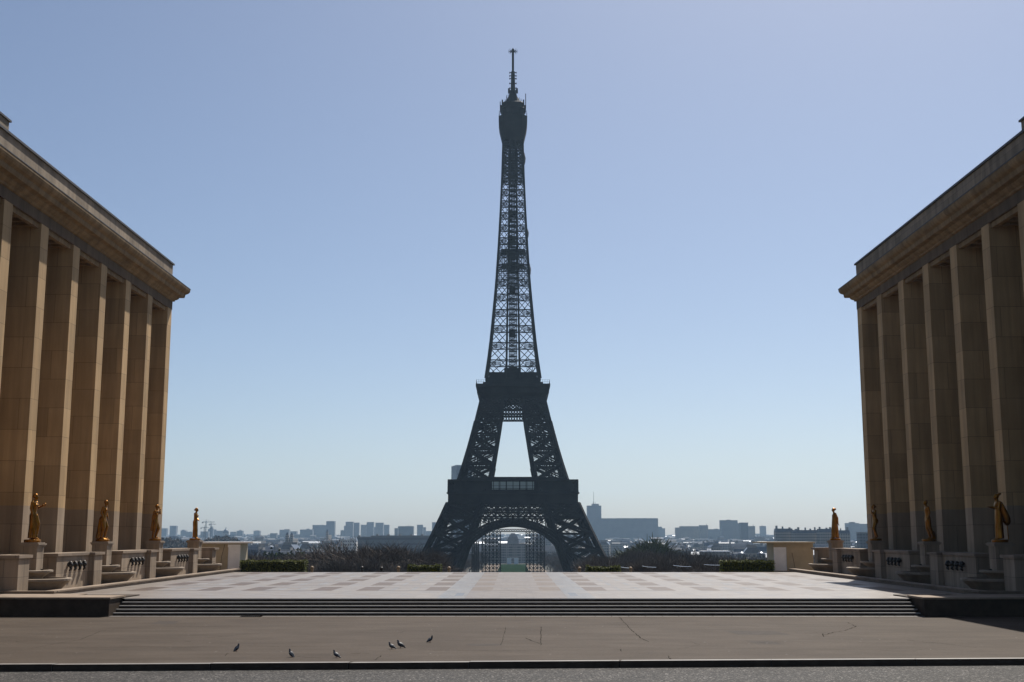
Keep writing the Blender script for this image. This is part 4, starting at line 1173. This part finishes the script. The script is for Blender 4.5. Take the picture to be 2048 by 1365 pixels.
# ------------------------------------------------------------------ trees
M['bark'] = plain('bark', (.034,.027,.023), .9, var=.3, scale=.8)
def twig_mat(name, lo, hi):
    g = N(name); oi = g.n('NewGeometry')
    return g.out(g.ramp(oi.outputs['Random Per Island'], [(.0, lo), (1, hi)]), .85, 0, .15)
M['twig'] = [twig_mat('brown_twigs', (.066,.047,.035), (.10,.074,.056)), twig_mat('grey_twigs', (.06,.048,.04), (.092,.074,.062)), twig_mat('budding_twigs', (.05,.05,.02), (.11,.115,.04)), twig_mat('evergreen_leaves', (.02,.035,.012), (.05,.075,.025))]
def make_tree(seed, H, spread, kind, twigs=13000):
    r = random.Random(seed)
    tb, cb = MB(), MB()
    tips = []
    def grow(p, d, L, rad, depth):
        n = 3; pts = [p]; q = p; dd = d
        for i in range(n):
            dd = (dd + Vector((r.gauss(0,.12), r.gauss(0,.12), r.gauss(.04,.06)))).normalized()
            q = q + dd * L / n; pts.append(q)
            if depth >= 2: tips.append((q.copy(), dd.copy(), depth))
        tb.tube(pts, [rad, rad*.88, rad*.75, rad*.6], 6 if depth < 2 else 4)
        if depth < 4:
            for k in range(r.randint(3, 4) if depth < 3 else 3):
                a = r.uniform(0, 2*pi); tilt = r.uniform(.35, .85) * spread
                u = dd.cross(Vector((cos(a), sin(a), .3))).normalized()
                nd = (dd * cos(tilt) + u * sin(tilt)).normalized()
                f = r.uniform(.45, 1)
                st_ = pts[1].lerp(pts[3], f) if depth else pts[2].lerp(pts[3], f)
                grow(st_, nd, L * r.uniform(.55, .78), rad * .55, depth + 1)
    grow(Vector((0,0,0)), Vector((0,0,1)), H * .3, H * .022, 0)
    zmax = max(t[0].z for t in tips)
    for _ in range(twigs):
        t, d, dep = r.choice(tips)
        p = t + Vector((r.gauss(0,.6), r.gauss(0,.6), r.gauss(.1,.5)))
        dd = (d + Vector((r.gauss(0,.4), r.gauss(0,.4), r.gauss(.2,.3)))).normalized()
        L = r.uniform(.7, 2.0) if kind < 3 else r.uniform(.3, .6); wd = r.uniform(.014, .032) if kind < 2 else r.uniform(.06, .14) if kind == 2 else r.uniform(.2, .35)
        s_ = dd.cross(Vector((r.gauss(0,1), r.gauss(0,1), r.gauss(0,1)))).normalized() * wd
        cb.quad(p - s_, p + s_, p + dd*L + s_*.3, p + dd*L - s_*.3)
    k = H / (zmax + .8)
    for b in (tb, cb): b.v = [(x*k, y*k, z*k) for x, y, z in b.v]
    root = empty('bare_tree' if kind < 2 else 'budding_tree' if kind == 2 else 'evergreen_tree')
    tb.build('trunk', M['bark'], root); cb.build('crown', M['twig'][kind], root)
    return root
PROTO = [make_tree(1, 22, 1.0, 0), make_tree(2, 22, 1.15, 1), make_tree(3, 22, .9, 0), make_tree(5, 22, 1.2, 1), make_tree(7, 20, 1.1, 2, 6000), make_tree(9, 18, .9, 3, 6500)]
used = [False]*6
LAB = ['brown leafless tree among the dense park trees around the tower feet', 'greyish leafless tree among the dense park trees around the tower feet',
       'brown leafless tree among the dense park trees around the tower feet', 'greyish leafless tree among the dense park trees around the tower feet',
       'tree with first green buds among the park trees', 'dark green leafy tree among the bare park trees']
GRP = ['bare park trees', 'grey bare park trees', 'bare park trees', 'grey bare park trees', 'budding park trees', 'evergreen park trees']
def tree(k, px, ytop, Y, label=None, sx=1.0):
    q = at(px, ytop, Y); base = terrain_z(q.x, Y)
    H = q.z - base
    if not used[k]: o = PROTO[k]; used[k] = True
    else: o = copy_tree(PROTO[k])
    o.location = (q.x, Y, base - .2); s_ = H / (22 if k < 4 else 20 if k == 4 else 18)
    o.scale = (s_*sx, s_*sx, s_); o.rotation_euler.z = random.uniform(0, 6.28)
    tag(o, label or LAB[k], 'tree', GRP[k])
R = random.Random(21)
tree(0, 765, 1090, 330, 'broad brown leafless tree standing highest left of the tower', 1.75)
tree(2, 796, 1096, 345, 'brown leafless tree leaning against the right flank of the highest left one', 1.5)
tree(1, 822, 1104, 360, 'grey leafless tree between the highest brown tree and the tower foot')
tree(4, 1262, 1086, 560, 'tall budding tree standing highest right of the tower', 1.3)
tree(5, 545, 1103, 480, 'dark green leafy tree above the long left hedge', 1.2)
for px in range(486, 850, 17):
    yt = interp([(480,1112),(560,1108),(640,1114),(700,1110),(740,1101),(790,1101),(850,1108)], px)
    tree(R.choice((0,1,2,3,0,2)), px + R.uniform(-7,7), yt + R.uniform(0,9), R.uniform(300, 560), None, R.uniform(.95,1.3))
for px in range(500, 850, 24):
    tree(R.choice((0,1,2,3)), px + R.uniform(-8,8), 1124 + R.uniform(-4,5), R.uniform(250, 330), None, R.uniform(1.1,1.5))
for px in range(1212, 1552, 16):
    yt = interp([(1200,1113),(1240,1106),(1300,1100),(1350,1104),(1400,1110),(1480,1116),(1552,1116)], px)
    tree(R.choice((0,1,2,3,2,0)), px + R.uniform(-7,7), yt + R.uniform(0,9), R.uniform(300, 560), None, R.uniform(.95,1.3))
for px in range(1220, 1552, 24):
    tree(R.choice((0,1,2,3)), px + R.uniform(-8,8), 1125 + R.uniform(-4,5), R.uniform(250, 330), None, R.uniform(1.1,1.5))
for i in range(26):                                  # alley trees along the lawn beyond the tower
    for s_ in (-1, 1):
        Y = 820 + i*28
        q = at(VPX, 1100, Y)
        x = s_*(38 + (i % 3)*14 + R.uniform(-3,3))
        k = R.choice((0,1,2,3))
        o = copy_tree(PROTO[k]); H = R.uniform(13, 17)
        o.location = (x, Y, gz - .1); o.scale = (H/22*1.1, H/22*1.1, H/22); o.rotation_euler.z = R.uniform(0,6.28)
        tag(o, 'leafless tree in the rows flanking the lawn beyond the arch', 'tree', 'alley trees beside the lawn')

# far wood: one uncountable brown mass left, and low woods in the city
b = MB(); r = random.Random(31)
def wood(px0, px1, ytop, ybot, Y, n, dep=120):
    for _ in range(n):
        f = r.random(); px = px0 + (px1-px0)*f
        yt = ytop + (ybot-ytop)*(.55*abs(2*f-1)**2.2) + 2.2*sin(px*.33) + 1.3*sin(px*.9)
        Yd = Y + r.uniform(0, dep)
        py = ybot + (yt - ybot) * sqrt(r.random())
        p = at(px, py, Yd)
        s_ = r.uniform(.8, 2.0)
        d = Vector((r.gauss(0,1), r.gauss(0,1), r.gauss(0,1))).normalized(); e = d.cross(Vector((r.gauss(0,1), r.gauss(0,1), r.gauss(0,1)))).normalized()
        b.quad(p - d*s_, p + e*s_*.5, p + d*s_, p - e*s_*.5)
wood(90, 392, 1071, 1104, 1500, 14000); wood(404, 486, 1074, 1094, 1700, 5000)
wood(486, 860, 1118, 1146, 640, 9000, 60); wood(1190, 1560, 1118, 1146, 640, 9000, 60)
tag(b.build('distant_wood', twig_mat('wood_mass', (.04,.03,.024), (.075,.056,.044))), 'brown leafless woods massed behind the fountain terraces and tower feet', 'wood', kind='stuff')

# ------------------------------------------------------------------ city: skyline buildings
def facade_mat(name, col, glass=(.05,.055,.065), sx=3.2, sz=3.1, vertical=False, frac=.5):
    g = N(name); p = g.pos()
    sep = g.n('SeparateXYZ'); g.l(p, sep.inputs[0])
    u = g.math('ADD', sep.outputs[0], sep.outputs[1])
    fz = g.math('FRACT', g.math('DIVIDE', sep.outputs[2], sz))
    fx = g.math('FRACT', g.math('DIVIDE', u, sx))
    wz = g.math('LESS_THAN', fz, frac); wx = g.math('LESS_THAN', fx, .62)
    m_ = wx if vertical == True else (wz if vertical == 'bands' else g.math('MULTIPLY', wz, wx))
    n = g.noise(p, .05, 3)
    base = g.ramp(n, [(.3, scale_col(col, .86)), (.7, scale_col(col, 1.1))])
    c = g.mix(m_, base, glass)
    return g.out(c, .6, 0, .3)
FM = [facade_mat('pale_facade', (.30,.29,.28), (.11,.115,.125)), facade_mat('banded_facade', (.25,.25,.25), (.13,.135,.145), vertical='bands'),
      facade_mat('ribbed_facade', (.24,.24,.25), (.13,.135,.145), vertical=True, sx=2.4), facade_mat('dark_facade', (.11,.115,.13), (.05,.05,.055)),
      facade_mat('stone_facade', (.30,.27,.235), (.10,.10,.105), sx=2.8, sz=3.4, frac=.55), facade_mat('muted_facade', (.17,.175,.18), (.125,.13,.14), vertical='bands', sz=6.4, frac=.35)]
M['zinc'] = plain('zinc_roof', (.13,.14,.16), .36, .75, var=.2, scale=.3)
M['slate'] = plain('slate_roof', (.09,.095,.11), .5, .2, var=.25, scale=.3)
M['rooftop'] = plain('flat_roof', (.22,.21,.20), .8, var=.2, scale=.2)
def tower_block(px0, px1, ytop, Y, fm, label, dep=None, pent=None, steps=(), mast=None, rot=0, name='tower_block', cat='tower block', edge=True):
    a, c = at(px0, ytop, Y), at(px1, ytop, Y)
    base = terrain_z((a.x+c.x)/2, Y) - 1
    wd = c.x - a.x; dep = dep or max(14, min(wd, 30)); h = a.z - base
    t = thing(name, label, cat, ((a.x+c.x)/2, Y, base), rot, 'buildings on the skyline')
    b = MB(); b.box(-wd/2, 0, 0, wd/2, dep, h); b.build('body', FM[fm], t)
    b = MB(); b.box(-wd/2-.3, -.3, h+.001, wd/2+.3, dep+.3, h+1.0)
    k = Y / F
    if pent:
        for (q0, q1, qy) in pent:
            b.box((q0-(px0+px1)/2)*k, dep*.2, h+1.001, (q1-(px0+px1)/2)*k, dep*.8, h + (ytop-qy)*k)
    b.build('roof', M['rooftop'], t)
    if mast:
        b = MB()
        for (mx, my) in mast: b.tube([((mx-(px0+px1)/2)*k, dep/2, h), ((mx-(px0+px1)/2)*k, dep/2, h+(ytop-my)*k)], [.8,.4], 6)
        b.build('mast', M['scaf'], t)
    return t
SKY = [
 (322,333,1057.5,5200,2,'pale narrow tower at the edge of the left palace wing',{}),
 (339.5,352,1052.5,5000,2,'pale flat topped tower left of the far left statue',{}),
 (361,372,1062,5200,0,'pale low block immediately left of the far left statue',{'pent':[(363,368,1060)]}),
 (371.5,384,1064.5,4800,0,'low pale block behind the far left statue',{}),
 (401,416,1064,4600,1,'low wide block below the construction cranes',{}),
 (415.5,426,1059,4900,2,'stepped block under the right hand crane',{'pent':[(418,425,1056),(420,424,1053.5)]}),
 (426,431.5,1060,5000,1,'narrow block between the stepped block and the dome',{}),
 (432,446,1062.5,4700,0,'low block immediately left of the dome',{}),
 (460,471.5,1064.5,5000,0,'small pale block right of the dome',{}),
 (473.5,485,1062.5,5000,2,'small block with a roof spike, second right of the dome',{'pent':[(477,482,1061)],'mast':[(479,1059)]}),
 (507,519.5,1062.5,5200,0,'lone small pale block above the left kiosk roof',{'pent':[(509,517,1061.5)]}),
 (540,553,1067.5,4300,1,'very low block left of the wide pale slab',{}),
 (559,578,1060.5,4700,0,'wide pale slab behind the twin church towers',{'pent':[(568,577,1059)]}),
 (578,593,1063.5,4800,1,'lower slab adjoining the wide pale slab behind the church',{}),
 (600,625,1060,4500,1,'broad low block left of the high slab pair',{'pent':[(612,618,1058)]}),
 (625,652.5,1051,4700,1,'long high slab left of the tallest pale tower',{'pent':[(641,648,1050.3)]}),
 (652.5,669,1043.5,4600,2,'tallest pale tower left of the gap in the left skyline',{'pent':[(655,666,1042.6)]}),
 (681,689,1061.5,4900,1,'low annex at the left foot of the twin towers',{}),
 (688,691.5,1052.5,4900,1,'thin block against the left side of the twin towers',{}),
 (691.2,706,1044.5,4600,0,'left and taller of two joined towers',{'pent':[(695,703,1043.8)]}),
 (706.2,718,1046.3,4700,2,'right and lower of two joined towers',{}),
 (721.5,733,1050.5,4800,0,'low tower at the left end of the cluster of four',{}),
 (733.2,747,1045.2,4700,2,'tallest tower in the cluster of four',{'pent':[(736,744,1044.5)]}),
 (747.2,750.5,1054.5,5100,1,'narrow link between the two tall cluster towers',{}),
 (750.7,766.5,1046.3,4600,0,'wide tower third in the cluster of four',{}),
 (766.7,778,1050.5,4800,1,'low tower at the right end of the cluster of four',{}),
 (789,796,1057.5,3600,1,'narrow pale annex beside the dark office block',{}),
 (796,826.5,1053.5,2600,3,'dark office block with round antennas on its roof',{'mast':[(811.5,1051.5),(815.5,1050),(819.5,1050.5)]}),
 (834,845.5,1050.5,4600,2,'pale tower between the dark office block and the iron tower',{}),
 (845.7,851.5,1055.5,4700,0,'lower half of the pale tower near the iron tower',{}),
 (851.7,864,1063,4600,1,'low block just left of the tower partly hidden by the iron leg',{}),
 (864,884,1045.5,4400,2,'pale tower partly hidden behind the left iron leg',{}),
 (1316,1324,1054.5,2900,1,'stepped end next to the long slab, upper step',{}),
 (1324,1330,1057.5,2950,1,'stepped end next to the long slab, lower step',{}),
 (1351,1361,1056.3,2500,4,'lowest left part of the long stepped right hand block',{}),
 (1361,1400,1053.5,2520,4,'long middle part of the stepped right hand block',{'pent':[(1372,1392,1052.8)]}),
 (1400,1416,1051.5,2480,4,'right part with a spike of the stepped right hand block',{'mast':[(1414,1048)]}),
 (1416,1442,1059.5,2600,1,'low link left of the banded office tower',{'pent':[(1430,1437,1058)]}),
 (1442,1475,1041.5,2400,1,'high banded office tower with a small penthouse on the right skyline',{'pent':[(1455,1461,1039.8)]}),
 (1475,1481,1047.5,2450,1,'narrow shoulder right of the banded office tower',{}),
 (1481,1496,1046.3,2200,3,'dark capped block right of the banded office tower',{}),
 (1496,1510,1053.3,2350,4,'lower block with a small spire right of the dark capped block',{'mast':[(1507.5,1049)]}),
 (1521,1532,1053,4600,0,'faint pale block with a mast above the right kiosk roof',{'mast':[(1525.5,1050)]}),
 (1695,1718,1047.3,2300,0,'pale block with roof plant between the far right statue and the wing',{'pent':[(1702,1711,1044.5)]}),
 (1718,1742,1048.8,2350,0,'lower pale block touching the edge of the right palace wing',{}),
 (1720,1744,1066.5,1300,3,'dark terraced block low beside the right palace wing',{}),
]
for (x0, x1, yt, Y, fm, lab, kw) in SKY: tower_block(x0, x1, yt, Y * 1.5 if 2000 < Y < 3000 else Y, fm, lab, **kw)
tower_block(1174.5,1202.5,1012.3,4000,2,'tall blue grey tower with a thin mast right of the iron tower',pent=[(1184,1198,1008)],mast=[(1188,984),(1187,1004),(1191,1004)],dep=35)
tower_block(1168,1316,1037.8,3800,1,'very long high slab right of the iron tower',pent=[(1202,1211,1037),(1216,1228,1037),(1231,1312,1036.8)],dep=30)
# dark high rise half hidden behind the iron tower
t = tower_block(912.8,945,931.5,2750,3,'dark blue high rise half hidden behind the upper left iron leg',dep=60,rot=.25)

def chimney_block(px0, px1, ytop, Y, label, seed, lean=False):
    r = random.Random(seed)
    a, c = at(px0, ytop, Y), at(px1, ytop, Y)
    base = terrain_z(a.x, Y) - 1; wd = c.x - a.x; h = a.z - base
    t = thing('apartment_building', label, 'apartment house', ((a.x+c.x)/2, Y, base), 0, 'chimneyed houses on the right')
    b = MB(); b.box(-wd/2, 0, 0, wd/2, 14, h-4); b.build('body', FM[4], t)
    b = MB(); b.add([(-wd/2,0,h-4),(wd/2,0,h-4),(wd/2,14,h-4),(-wd/2,14,h-4),(-wd/2+.4,2.2,h),(wd/2-.4,2.2,h),(wd/2-.4,11.8,h),(-wd/2+.4,11.8,h)],[(0,1,5,4),(1,2,6,5),(2,3,7,6),(3,0,4,7),(4,5,6,7)])
    ro = b.build('roof', M['slate'], t)
    n = max(3, int(wd/6))
    for i in range(n):
        u = -wd/2 + wd*(i+r.uniform(.2,.8))/n; cw = r.uniform(.5, 1.4)
        b = MB(); b.box(u-cw, 6, h-2, u+cw, 7.4, h + r.uniform(1.2, 4.2))
        b.build('chimney', M['rooftop'], ro)
chimney_block(1552,1586,1057.5,1500,'dark chimneyed house above the right kiosk',1)
chimney_block(1586,1638,1060.5,1480,'long chimneyed house between the right kiosk and the far right statue',2)
chimney_block(1638,1672,1058,1460,'chimneyed house directly behind the far right statue',3)
chimney_block(1672,1700,1061,1440,'chimneyed house just right of the far right statue',4)

# dome, churches, cranes
q = at(451.5, 1066, 4300); k = 4300/F
t = thing('domed_church', 'hazy church dome with a lantern spire on the left skyline', 'church', (q.x, 4300, terrain_z(q.x,4300)))
h = q.z - terrain_z(q.x,4300)
b = MB(); b.loft([(0,0,0,6*k,6*k),(h,0,0,6*k,6*k)], 16); b.build('drum', FM[4], t)
b = MB(); b.loft([(h,0,0,6.2*k,6.2*k),(h+2.5*k,0,0,5.6*k,5.6*k),(h+5*k,0,0,4.2*k,4.2*k),(h+7*k,0,0,2*k,2*k),(h+7.6*k,0,0,1.1*k,1.1*k),(h+9*k,0,0,.9*k,.9*k),(h+12*k,0,0,.15*k,.15*k)], 16); b.build('dome', M['slate'], t, smooth=True)
def spire_church(label, xs_, ytop, ybase, hw, Y, body=None):
    k = Y/F; q = at(sum(xs_)/len(xs_), ybase, Y); g0 = terrain_z(q.x, Y)
    t = thing('church', label, 'church', (q.x, Y, g0))
    h = q.z - g0
    for x in xs_:
        u = (x - sum(xs_)/len(xs_))*k; s_ = hw*k
        tb = MB(); tb.box(u-s_, 0, 0, u+s_, 2*s_, h); tw = tb.build('bell_tower', FM[4], t)
        pb = MB(); hh = (ybase-ytop)*k
        pb.add([(u-s_,0,h),(u+s_,0,h),(u+s_,2*s_,h),(u-s_,2*s_,h),(u,s_,h+hh)],[(0,1,4),(1,2,4),(2,3,4),(3,0,4)]); pb.build('spire', M['slate'], tw)
    nb = MB(); s_ = hw*k; ww = max(abs(x-sum(xs_)/len(xs_)) for x in xs_)*k + s_
    nb.box(-ww, 2*s_+.01, 0, ww, 2*s_+40, h-6); nb.build('nave', FM[4], t)
spire_church('church with two pointed towers in front of the wide pale slab', [574,583], 1064.5, 1070, 3, 1900)
spire_church('slim church spire before the tallest pale tower', [654.5], 1058.5, 1064, 2.2, 2400)
def crane(label, px, yj, j0, j1, Y):
    k = Y/F; q = at(px, yj, Y); g0 = terrain_z(q.x, Y); h = q.z - g0
    t = thing('tower_crane', label, 'crane', (q.x, Y, g0), 0, 'construction cranes on the skyline')
    b = MB(); s_ = .9
    for sx in (-s_, s_):
        for sy in (-s_, s_): b.beam((sx,sy,0),(sx,sy,h+3),.45)
    z = 0
    while z < h: b.beam((-s_,-s_,z),(s_,-s_,z+2.5),.3); b.beam((s_,s_,z),(-s_,s_,z+2.5),.3); z += 2.5
    b.build('mast', M['scaf'], t)
    b = MB(); x0, x1 = (j0-px)*k, (j1-px)*k
    for zz in (0, 1.5): b.beam((x0,0,h+zz),(x1,0,h+zz),.5)
    u = x0
    while u < x1: b.beam((u,0,h),(u+2,0,h+1.5),.3); u += 2
    b.beam((0,0,h),(0,0,h+7),.6); b.beam((0,0,h+7),(x1*.7,0,h+1.5),.25); b.beam((0,0,h+7),(x0*.8,0,h+1.5),.25)
    b.build('jib', M['scaf'], t)
    b = MB(); b.box(x0,-1,h-2.4,x0+4,1,h-.3); b.build('counterweight', M['rooftop'], t)
crane('tallest thin crane with a long jib on the left skyline', 412, 1045, 404, 428.5, 3200)
crane('crane with a short jib above the stepped block', 422, 1049.6, 417.5, 431.5, 3400)
crane('lowest and faintest crane, leftmost of the three', 408.5, 1056.3, 401, 417, 3600)

# long grey institutional building left of the iron tower
def long_house(px0, px1, ytop, Y, label, fm, dep=25, name='institutional_building', roofm='rooftop'):
    a, c = at(px0, ytop, Y), at(px1, ytop, Y); base = gz - 1; wd = c.x-a.x; h = a.z-base
    t = thing(name, label, 'building', ((a.x+c.x)/2, Y, base), 0, 'long buildings beside the park')
    b = MB(); b.box(-wd/2,0,0,wd/2,dep,h); b.build('body', FM[fm], t)
    b = MB(); b.box(-wd/2-.4,-.5,h+.01,wd/2+.4,dep+.4,h+.8)
    for i in range(int(wd/14)): b.box(-wd/2+5+i*14, dep*.4, h+.801, -wd/2+8+i*14, dep*.6, h+2.4)
    b.build('roof', M[roofm], t)
long_house(742, 905, 1073, 1500, 'long grey flat roofed building just left of the iron tower', 5)
long_house(706, 742, 1075, 1520, 'shorter grey wing left of the long flat roofed building', 5)
# row of gabled houses
GF = facade_mat('white_render', (.80,.76,.70), (.2,.2,.21), sx=2.6, sz=3.4, frac=.4)
for i in range(7):
    Y = 1250; px = 681.5 + i*4.8
    a = at(px, 1083, Y); k = Y/F; w2 = 2.3*k
    gf = GF
    t = thing('gabled_house', 'narrow pale gabled house in the row below the joined towers', 'house', (a.x, Y, gz-1), 0, 'row of pale gabled houses')
    h = a.z - gz + 1 + random.uniform(-1, 1)
    b = MB(); b.add([(-w2,0,0),(w2,0,0),(w2,0,h),(0,0,h+3.4),(-w2,0,h),(-w2,12,0),(w2,12,0),(w2,12,h),(0,12,h+3.4),(-w2,12,h)],[(0,1,2,3,4),(9,8,7,6,5),(0,5,6,1),(1,6,7,2),(4,9,5,0)]); b.build('body', gf, t)
    b = MB(); b.add([(-w2-.2,-.3,h),(0,-.3,h+3.6),(0,12.3,h+3.6),(-w2-.2,12.3,h)],[(0,1,2,3)]); b.add([(w2+.2,-.3,h),(0,-.3,h+3.6),(0,12.3,h+3.6),(w2+.2,12.3,h)],[(0,3,2,1)]); b.build('roof', M['zinc'], t)

# military school at the end of the lawn, and the glass memorial in front
Y = 1620; k = Y/F
a, c = at(1000.5,1089,Y), at(1051.5,1089,Y)
t = thing('domed_hall', 'pale classical hall with a square dome closing the lawn', 'hall', ((a.x+c.x)/2, Y, gz-.5))
wd = c.x-a.x; h = a.z-gz+.5
b = MB(); b.box(-wd/2,0,0,wd/2,22,h); b.box(-wd/2-.6,-.6,h+.001,wd/2+.6,22.6,h+1.1)
for i in range(9): u = -wd/2+1.5+(wd-3)*i/8; b.box(u-.7,-.8,1,u+.7,-.01,h-2)
b.build('main_block', FM[4], t)
b = MB(); b.add([(-8,1,h+1.1),(8,1,h+1.1),(8,17,h+1.1),(-8,17,h+1.1),(-6.6,2.4,h+9),(6.6,2.4,h+9),(6.6,15.6,h+9),(-6.6,15.6,h+9),(-2.5,6.5,h+14.5),(2.5,6.5,h+14.5),(2.5,11.5,h+14.5),(-2.5,11.5,h+14.5)],[(0,1,5,4),(1,2,6,5),(2,3,7,6),(3,0,4,7),(4,5,9,8),(5,6,10,9),(6,7,11,10),(7,4,8,11),(8,9,10,11)]); b.build('dome', M['rooftop'], t)
for s_ in (-1,1):
    b = MB(); b.box(min(s_*75,s_*(wd/2+.1)),4,0,max(s_*75,s_*(wd/2+.1)),20,h*.66); b.build('side_wing', FM[4], t)
for s_ in (-1,1):
    b = MB(); b.add([(s_*75,4,h*.66),(s_*(wd/2+.1),4,h*.66),(s_*(wd/2+.1),20,h*.66),(s_*75,20,h*.66),(s_*75,9,h*.66+6),(s_*(wd/2+.1),9,h*.66+6),(s_*(wd/2+.1),15,h*.66+6),(s_*75,15,h*.66+6)],[(0,1,5,4),(1,2,6,5),(2,3,7,6),(3,0,4,7),(4,5,6,7)])
    b.build('roof', M['slate'], t)
a, c = at(1014,1116.5,1570), at(1037,1127,1570)
t = thing('glass_memorial', 'small pale glass walled memorial standing at the end of the lawn', 'memorial', ((a.x+c.x)/2, 1570, gz))
wd = c.x-a.x; h = a.z-gz
b = MB(); b.box(-wd/2,-1,0,-wd*.12,1,h); b.box(wd*.12,-1,0,wd/2,1,h); b.build('glass_wall', N('pale_glass').out((.55,.62,.66), .15, 0, .5), t)
b = MB(); 
for u in (-wd/2,-wd*.12,wd*.12,wd/2): b.beam((u,-1.2,0),(u,-1.2,h+.4),.35)
b.beam((-wd/2,-1.2,h+.2),(wd/2,-1.2,h+.2),.35); b.build('frame', M['rail'], t)

# pavilions with white roofs right of the park
for px, lab in ((1483,'left of two low buildings with white domed roofs'), (1522,'right of two low buildings with white domed roofs')):
    a = at(px, 1110, 900); k = 900/F
    t = thing('domed_pavilion', lab, 'pavilion', (a.x, 900, gz-.5), 0, 'white domed pavilions')
    h = a.z-gz+.5
    b = MB(); b.loft([(0,0,0,8.5*k,8.5*k),(h,0,0,8.5*k,8.5*k)], 18); b.build('body', FM[4], t)
    b = MB(); b.loft([(h,0,0,9*k,9*k),(h+2*k,0,0,8*k,8*k),(h+4*k,0,0,5.4*k,5.4*k),(h+5.4*k,0,0,2.6*k,2.6*k),(h+6*k,0,0,.5*k,.5*k)], 18); b.build('dome', M['zinc'], t, smooth=True)
t_ = long_house(1404, 1460, 1104.5, 930, 'low long building with a bright white roof right of the park', 4, 14, 'long_pavilion', 'white')

# ordinary city houses: individuals in front, one mass behind
def house_proto(seed):
    r = random.Random(seed)
    wd, dep, h = r.uniform(13, 24), r.uniform(11, 14), r.uniform(15, 21)
    root = empty('apartment_house')
    b = MB(); b.box(-wd/2,0,0,wd/2,dep,h); b.build('body', FM[r.choice((0,4,4))], root)
    b = MB(); tp = r.uniform(2.8, 4.6); ins = r.uniform(2, 4.5)
    b.add([(-wd/2,0,h),(wd/2,0,h),(wd/2,dep,h),(-wd/2,dep,h),(-wd/2,ins,h+tp),(wd/2,ins,h+tp),(wd/2,dep-ins,h+tp),(-wd/2,dep-ins,h+tp)],[(0,1,5,4),(1,2,6,5),(2,3,7,6),(3,0,4,7),(4,5,6,7)])
    ro = b.build('roof', M['zinc'] if seed % 3 else M['slate'], root)
    for s_ in (-1, 1):
        b = MB(); b.box(s_*(wd/2-.5)-.4, dep*.25, h, s_*(wd/2-.5)+.4, dep*.75, h+tp+1.9)
        b.build('chimney', M['rooftop'], ro)
    return root
HP = [house_proto(i) for i in range(9)]
hused = [False]*9
R = random.Random(77)
cnt = 0
while cnt < 285:
    Y = 880 + 1500 * R.random() ** 1.25
    px = R.choice((R.uniform(470, 860), R.uniform(1190, 1745), R.uniform(326, 470)))
    if px < 470 and Y < 1800: continue
    x = (px - VPX) / F * Y
    if abs(x) < 130 + (Y > 1500) * -60: continue
    if 690 < px < 905 and Y < 1495: continue
    i = R.randrange(9)
    if not hused[i]: o = HP[i]; hused[i] = True
    else: o = copy_tree(HP[i])
    s_ = R.uniform(.9, 1.18)
    o.location = (x, Y, terrain_z(x, Y) - .5); o.scale = (s_, s_, s_); o.rotation_euler.z = R.choice((0, 0, pi/2)) + R.uniform(-.35, .35)
    tag(o, 'small zinc roofed house lost among the crowded city roofs', 'apartment house', 'crowded city houses')
    cnt += 1
b = MB(); r = random.Random(5)
for _ in range(4200):
    Y = 2200 + 3800 * r.random() ** 1.2
    px = r.uniform(60, 1990); x = (px-VPX)/F*Y
    wd, dep, h = r.uniform(10, 34), r.uniform(10, 16), r.uniform(14, 24) * (1 if r.random() < .93 else 1.35)
    z0 = terrain_z(x, Y) - 1
    a_ = r.uniform(-.5, .5); ca, sa = cos(a_), sin(a_)
    tp = r.uniform(2, 4.5); ins = r.uniform(2, 4.5); rm_ = r.choice((1,1,2,3))
    def P(u, v, z): return (x + u*ca - v*sa, Y + u*sa + v*ca, z0 + z)
    b.add([P(-wd/2,0,0),P(wd/2,0,0),P(wd/2,dep,0),P(-wd/2,dep,0),P(-wd/2,0,h),P(wd/2,0,h),P(wd/2,dep,h),P(-wd/2,dep,h)],[(0,1,5,4),(1,2,6,5),(2,3,7,6),(3,0,4,7)], 0)
    b.add([P(-wd/2,0,h),P(wd/2,0,h),P(wd/2,dep,h),P(-wd/2,dep,h),P(-wd/2,ins,h+tp),P(wd/2,ins,h+tp),P(wd/2,dep-ins,h+tp),P(-wd/2,dep-ins,h+tp)],[(0,1,5,4),(1,2,6,5),(2,3,7,6),(3,0,4,7),(4,5,6,7)], rm_)
tag(b.build('distant_city', [FM[4], M['zinc'], M['slate'], M['rooftop']]), 'hazy mass of far city roofs below the skyline', 'city', kind='stuff')

# ------------------------------------------------------------------ haze: the air round the whole scene
b = MB(); b.box(-5500, -80, -36, 5500, 8300, 315)
hz = N('haze_air')
hz.t.nodes.remove(hz.b)
pv = hz.n('VolumePrincipled')
pv.inputs['Color'].default_value = (.50,.74,1.0,1); pv.inputs['Density'].default_value = HAZE_DENSITY; pv.inputs['Anisotropy'].default_value = .3
hz.l(pv.outputs[0], hz.t.nodes['Material Output'].inputs['Volume'])
tag(b.build('haze', hz.m), 'thin blue haze over the distant city', 'haze', kind='stuff')
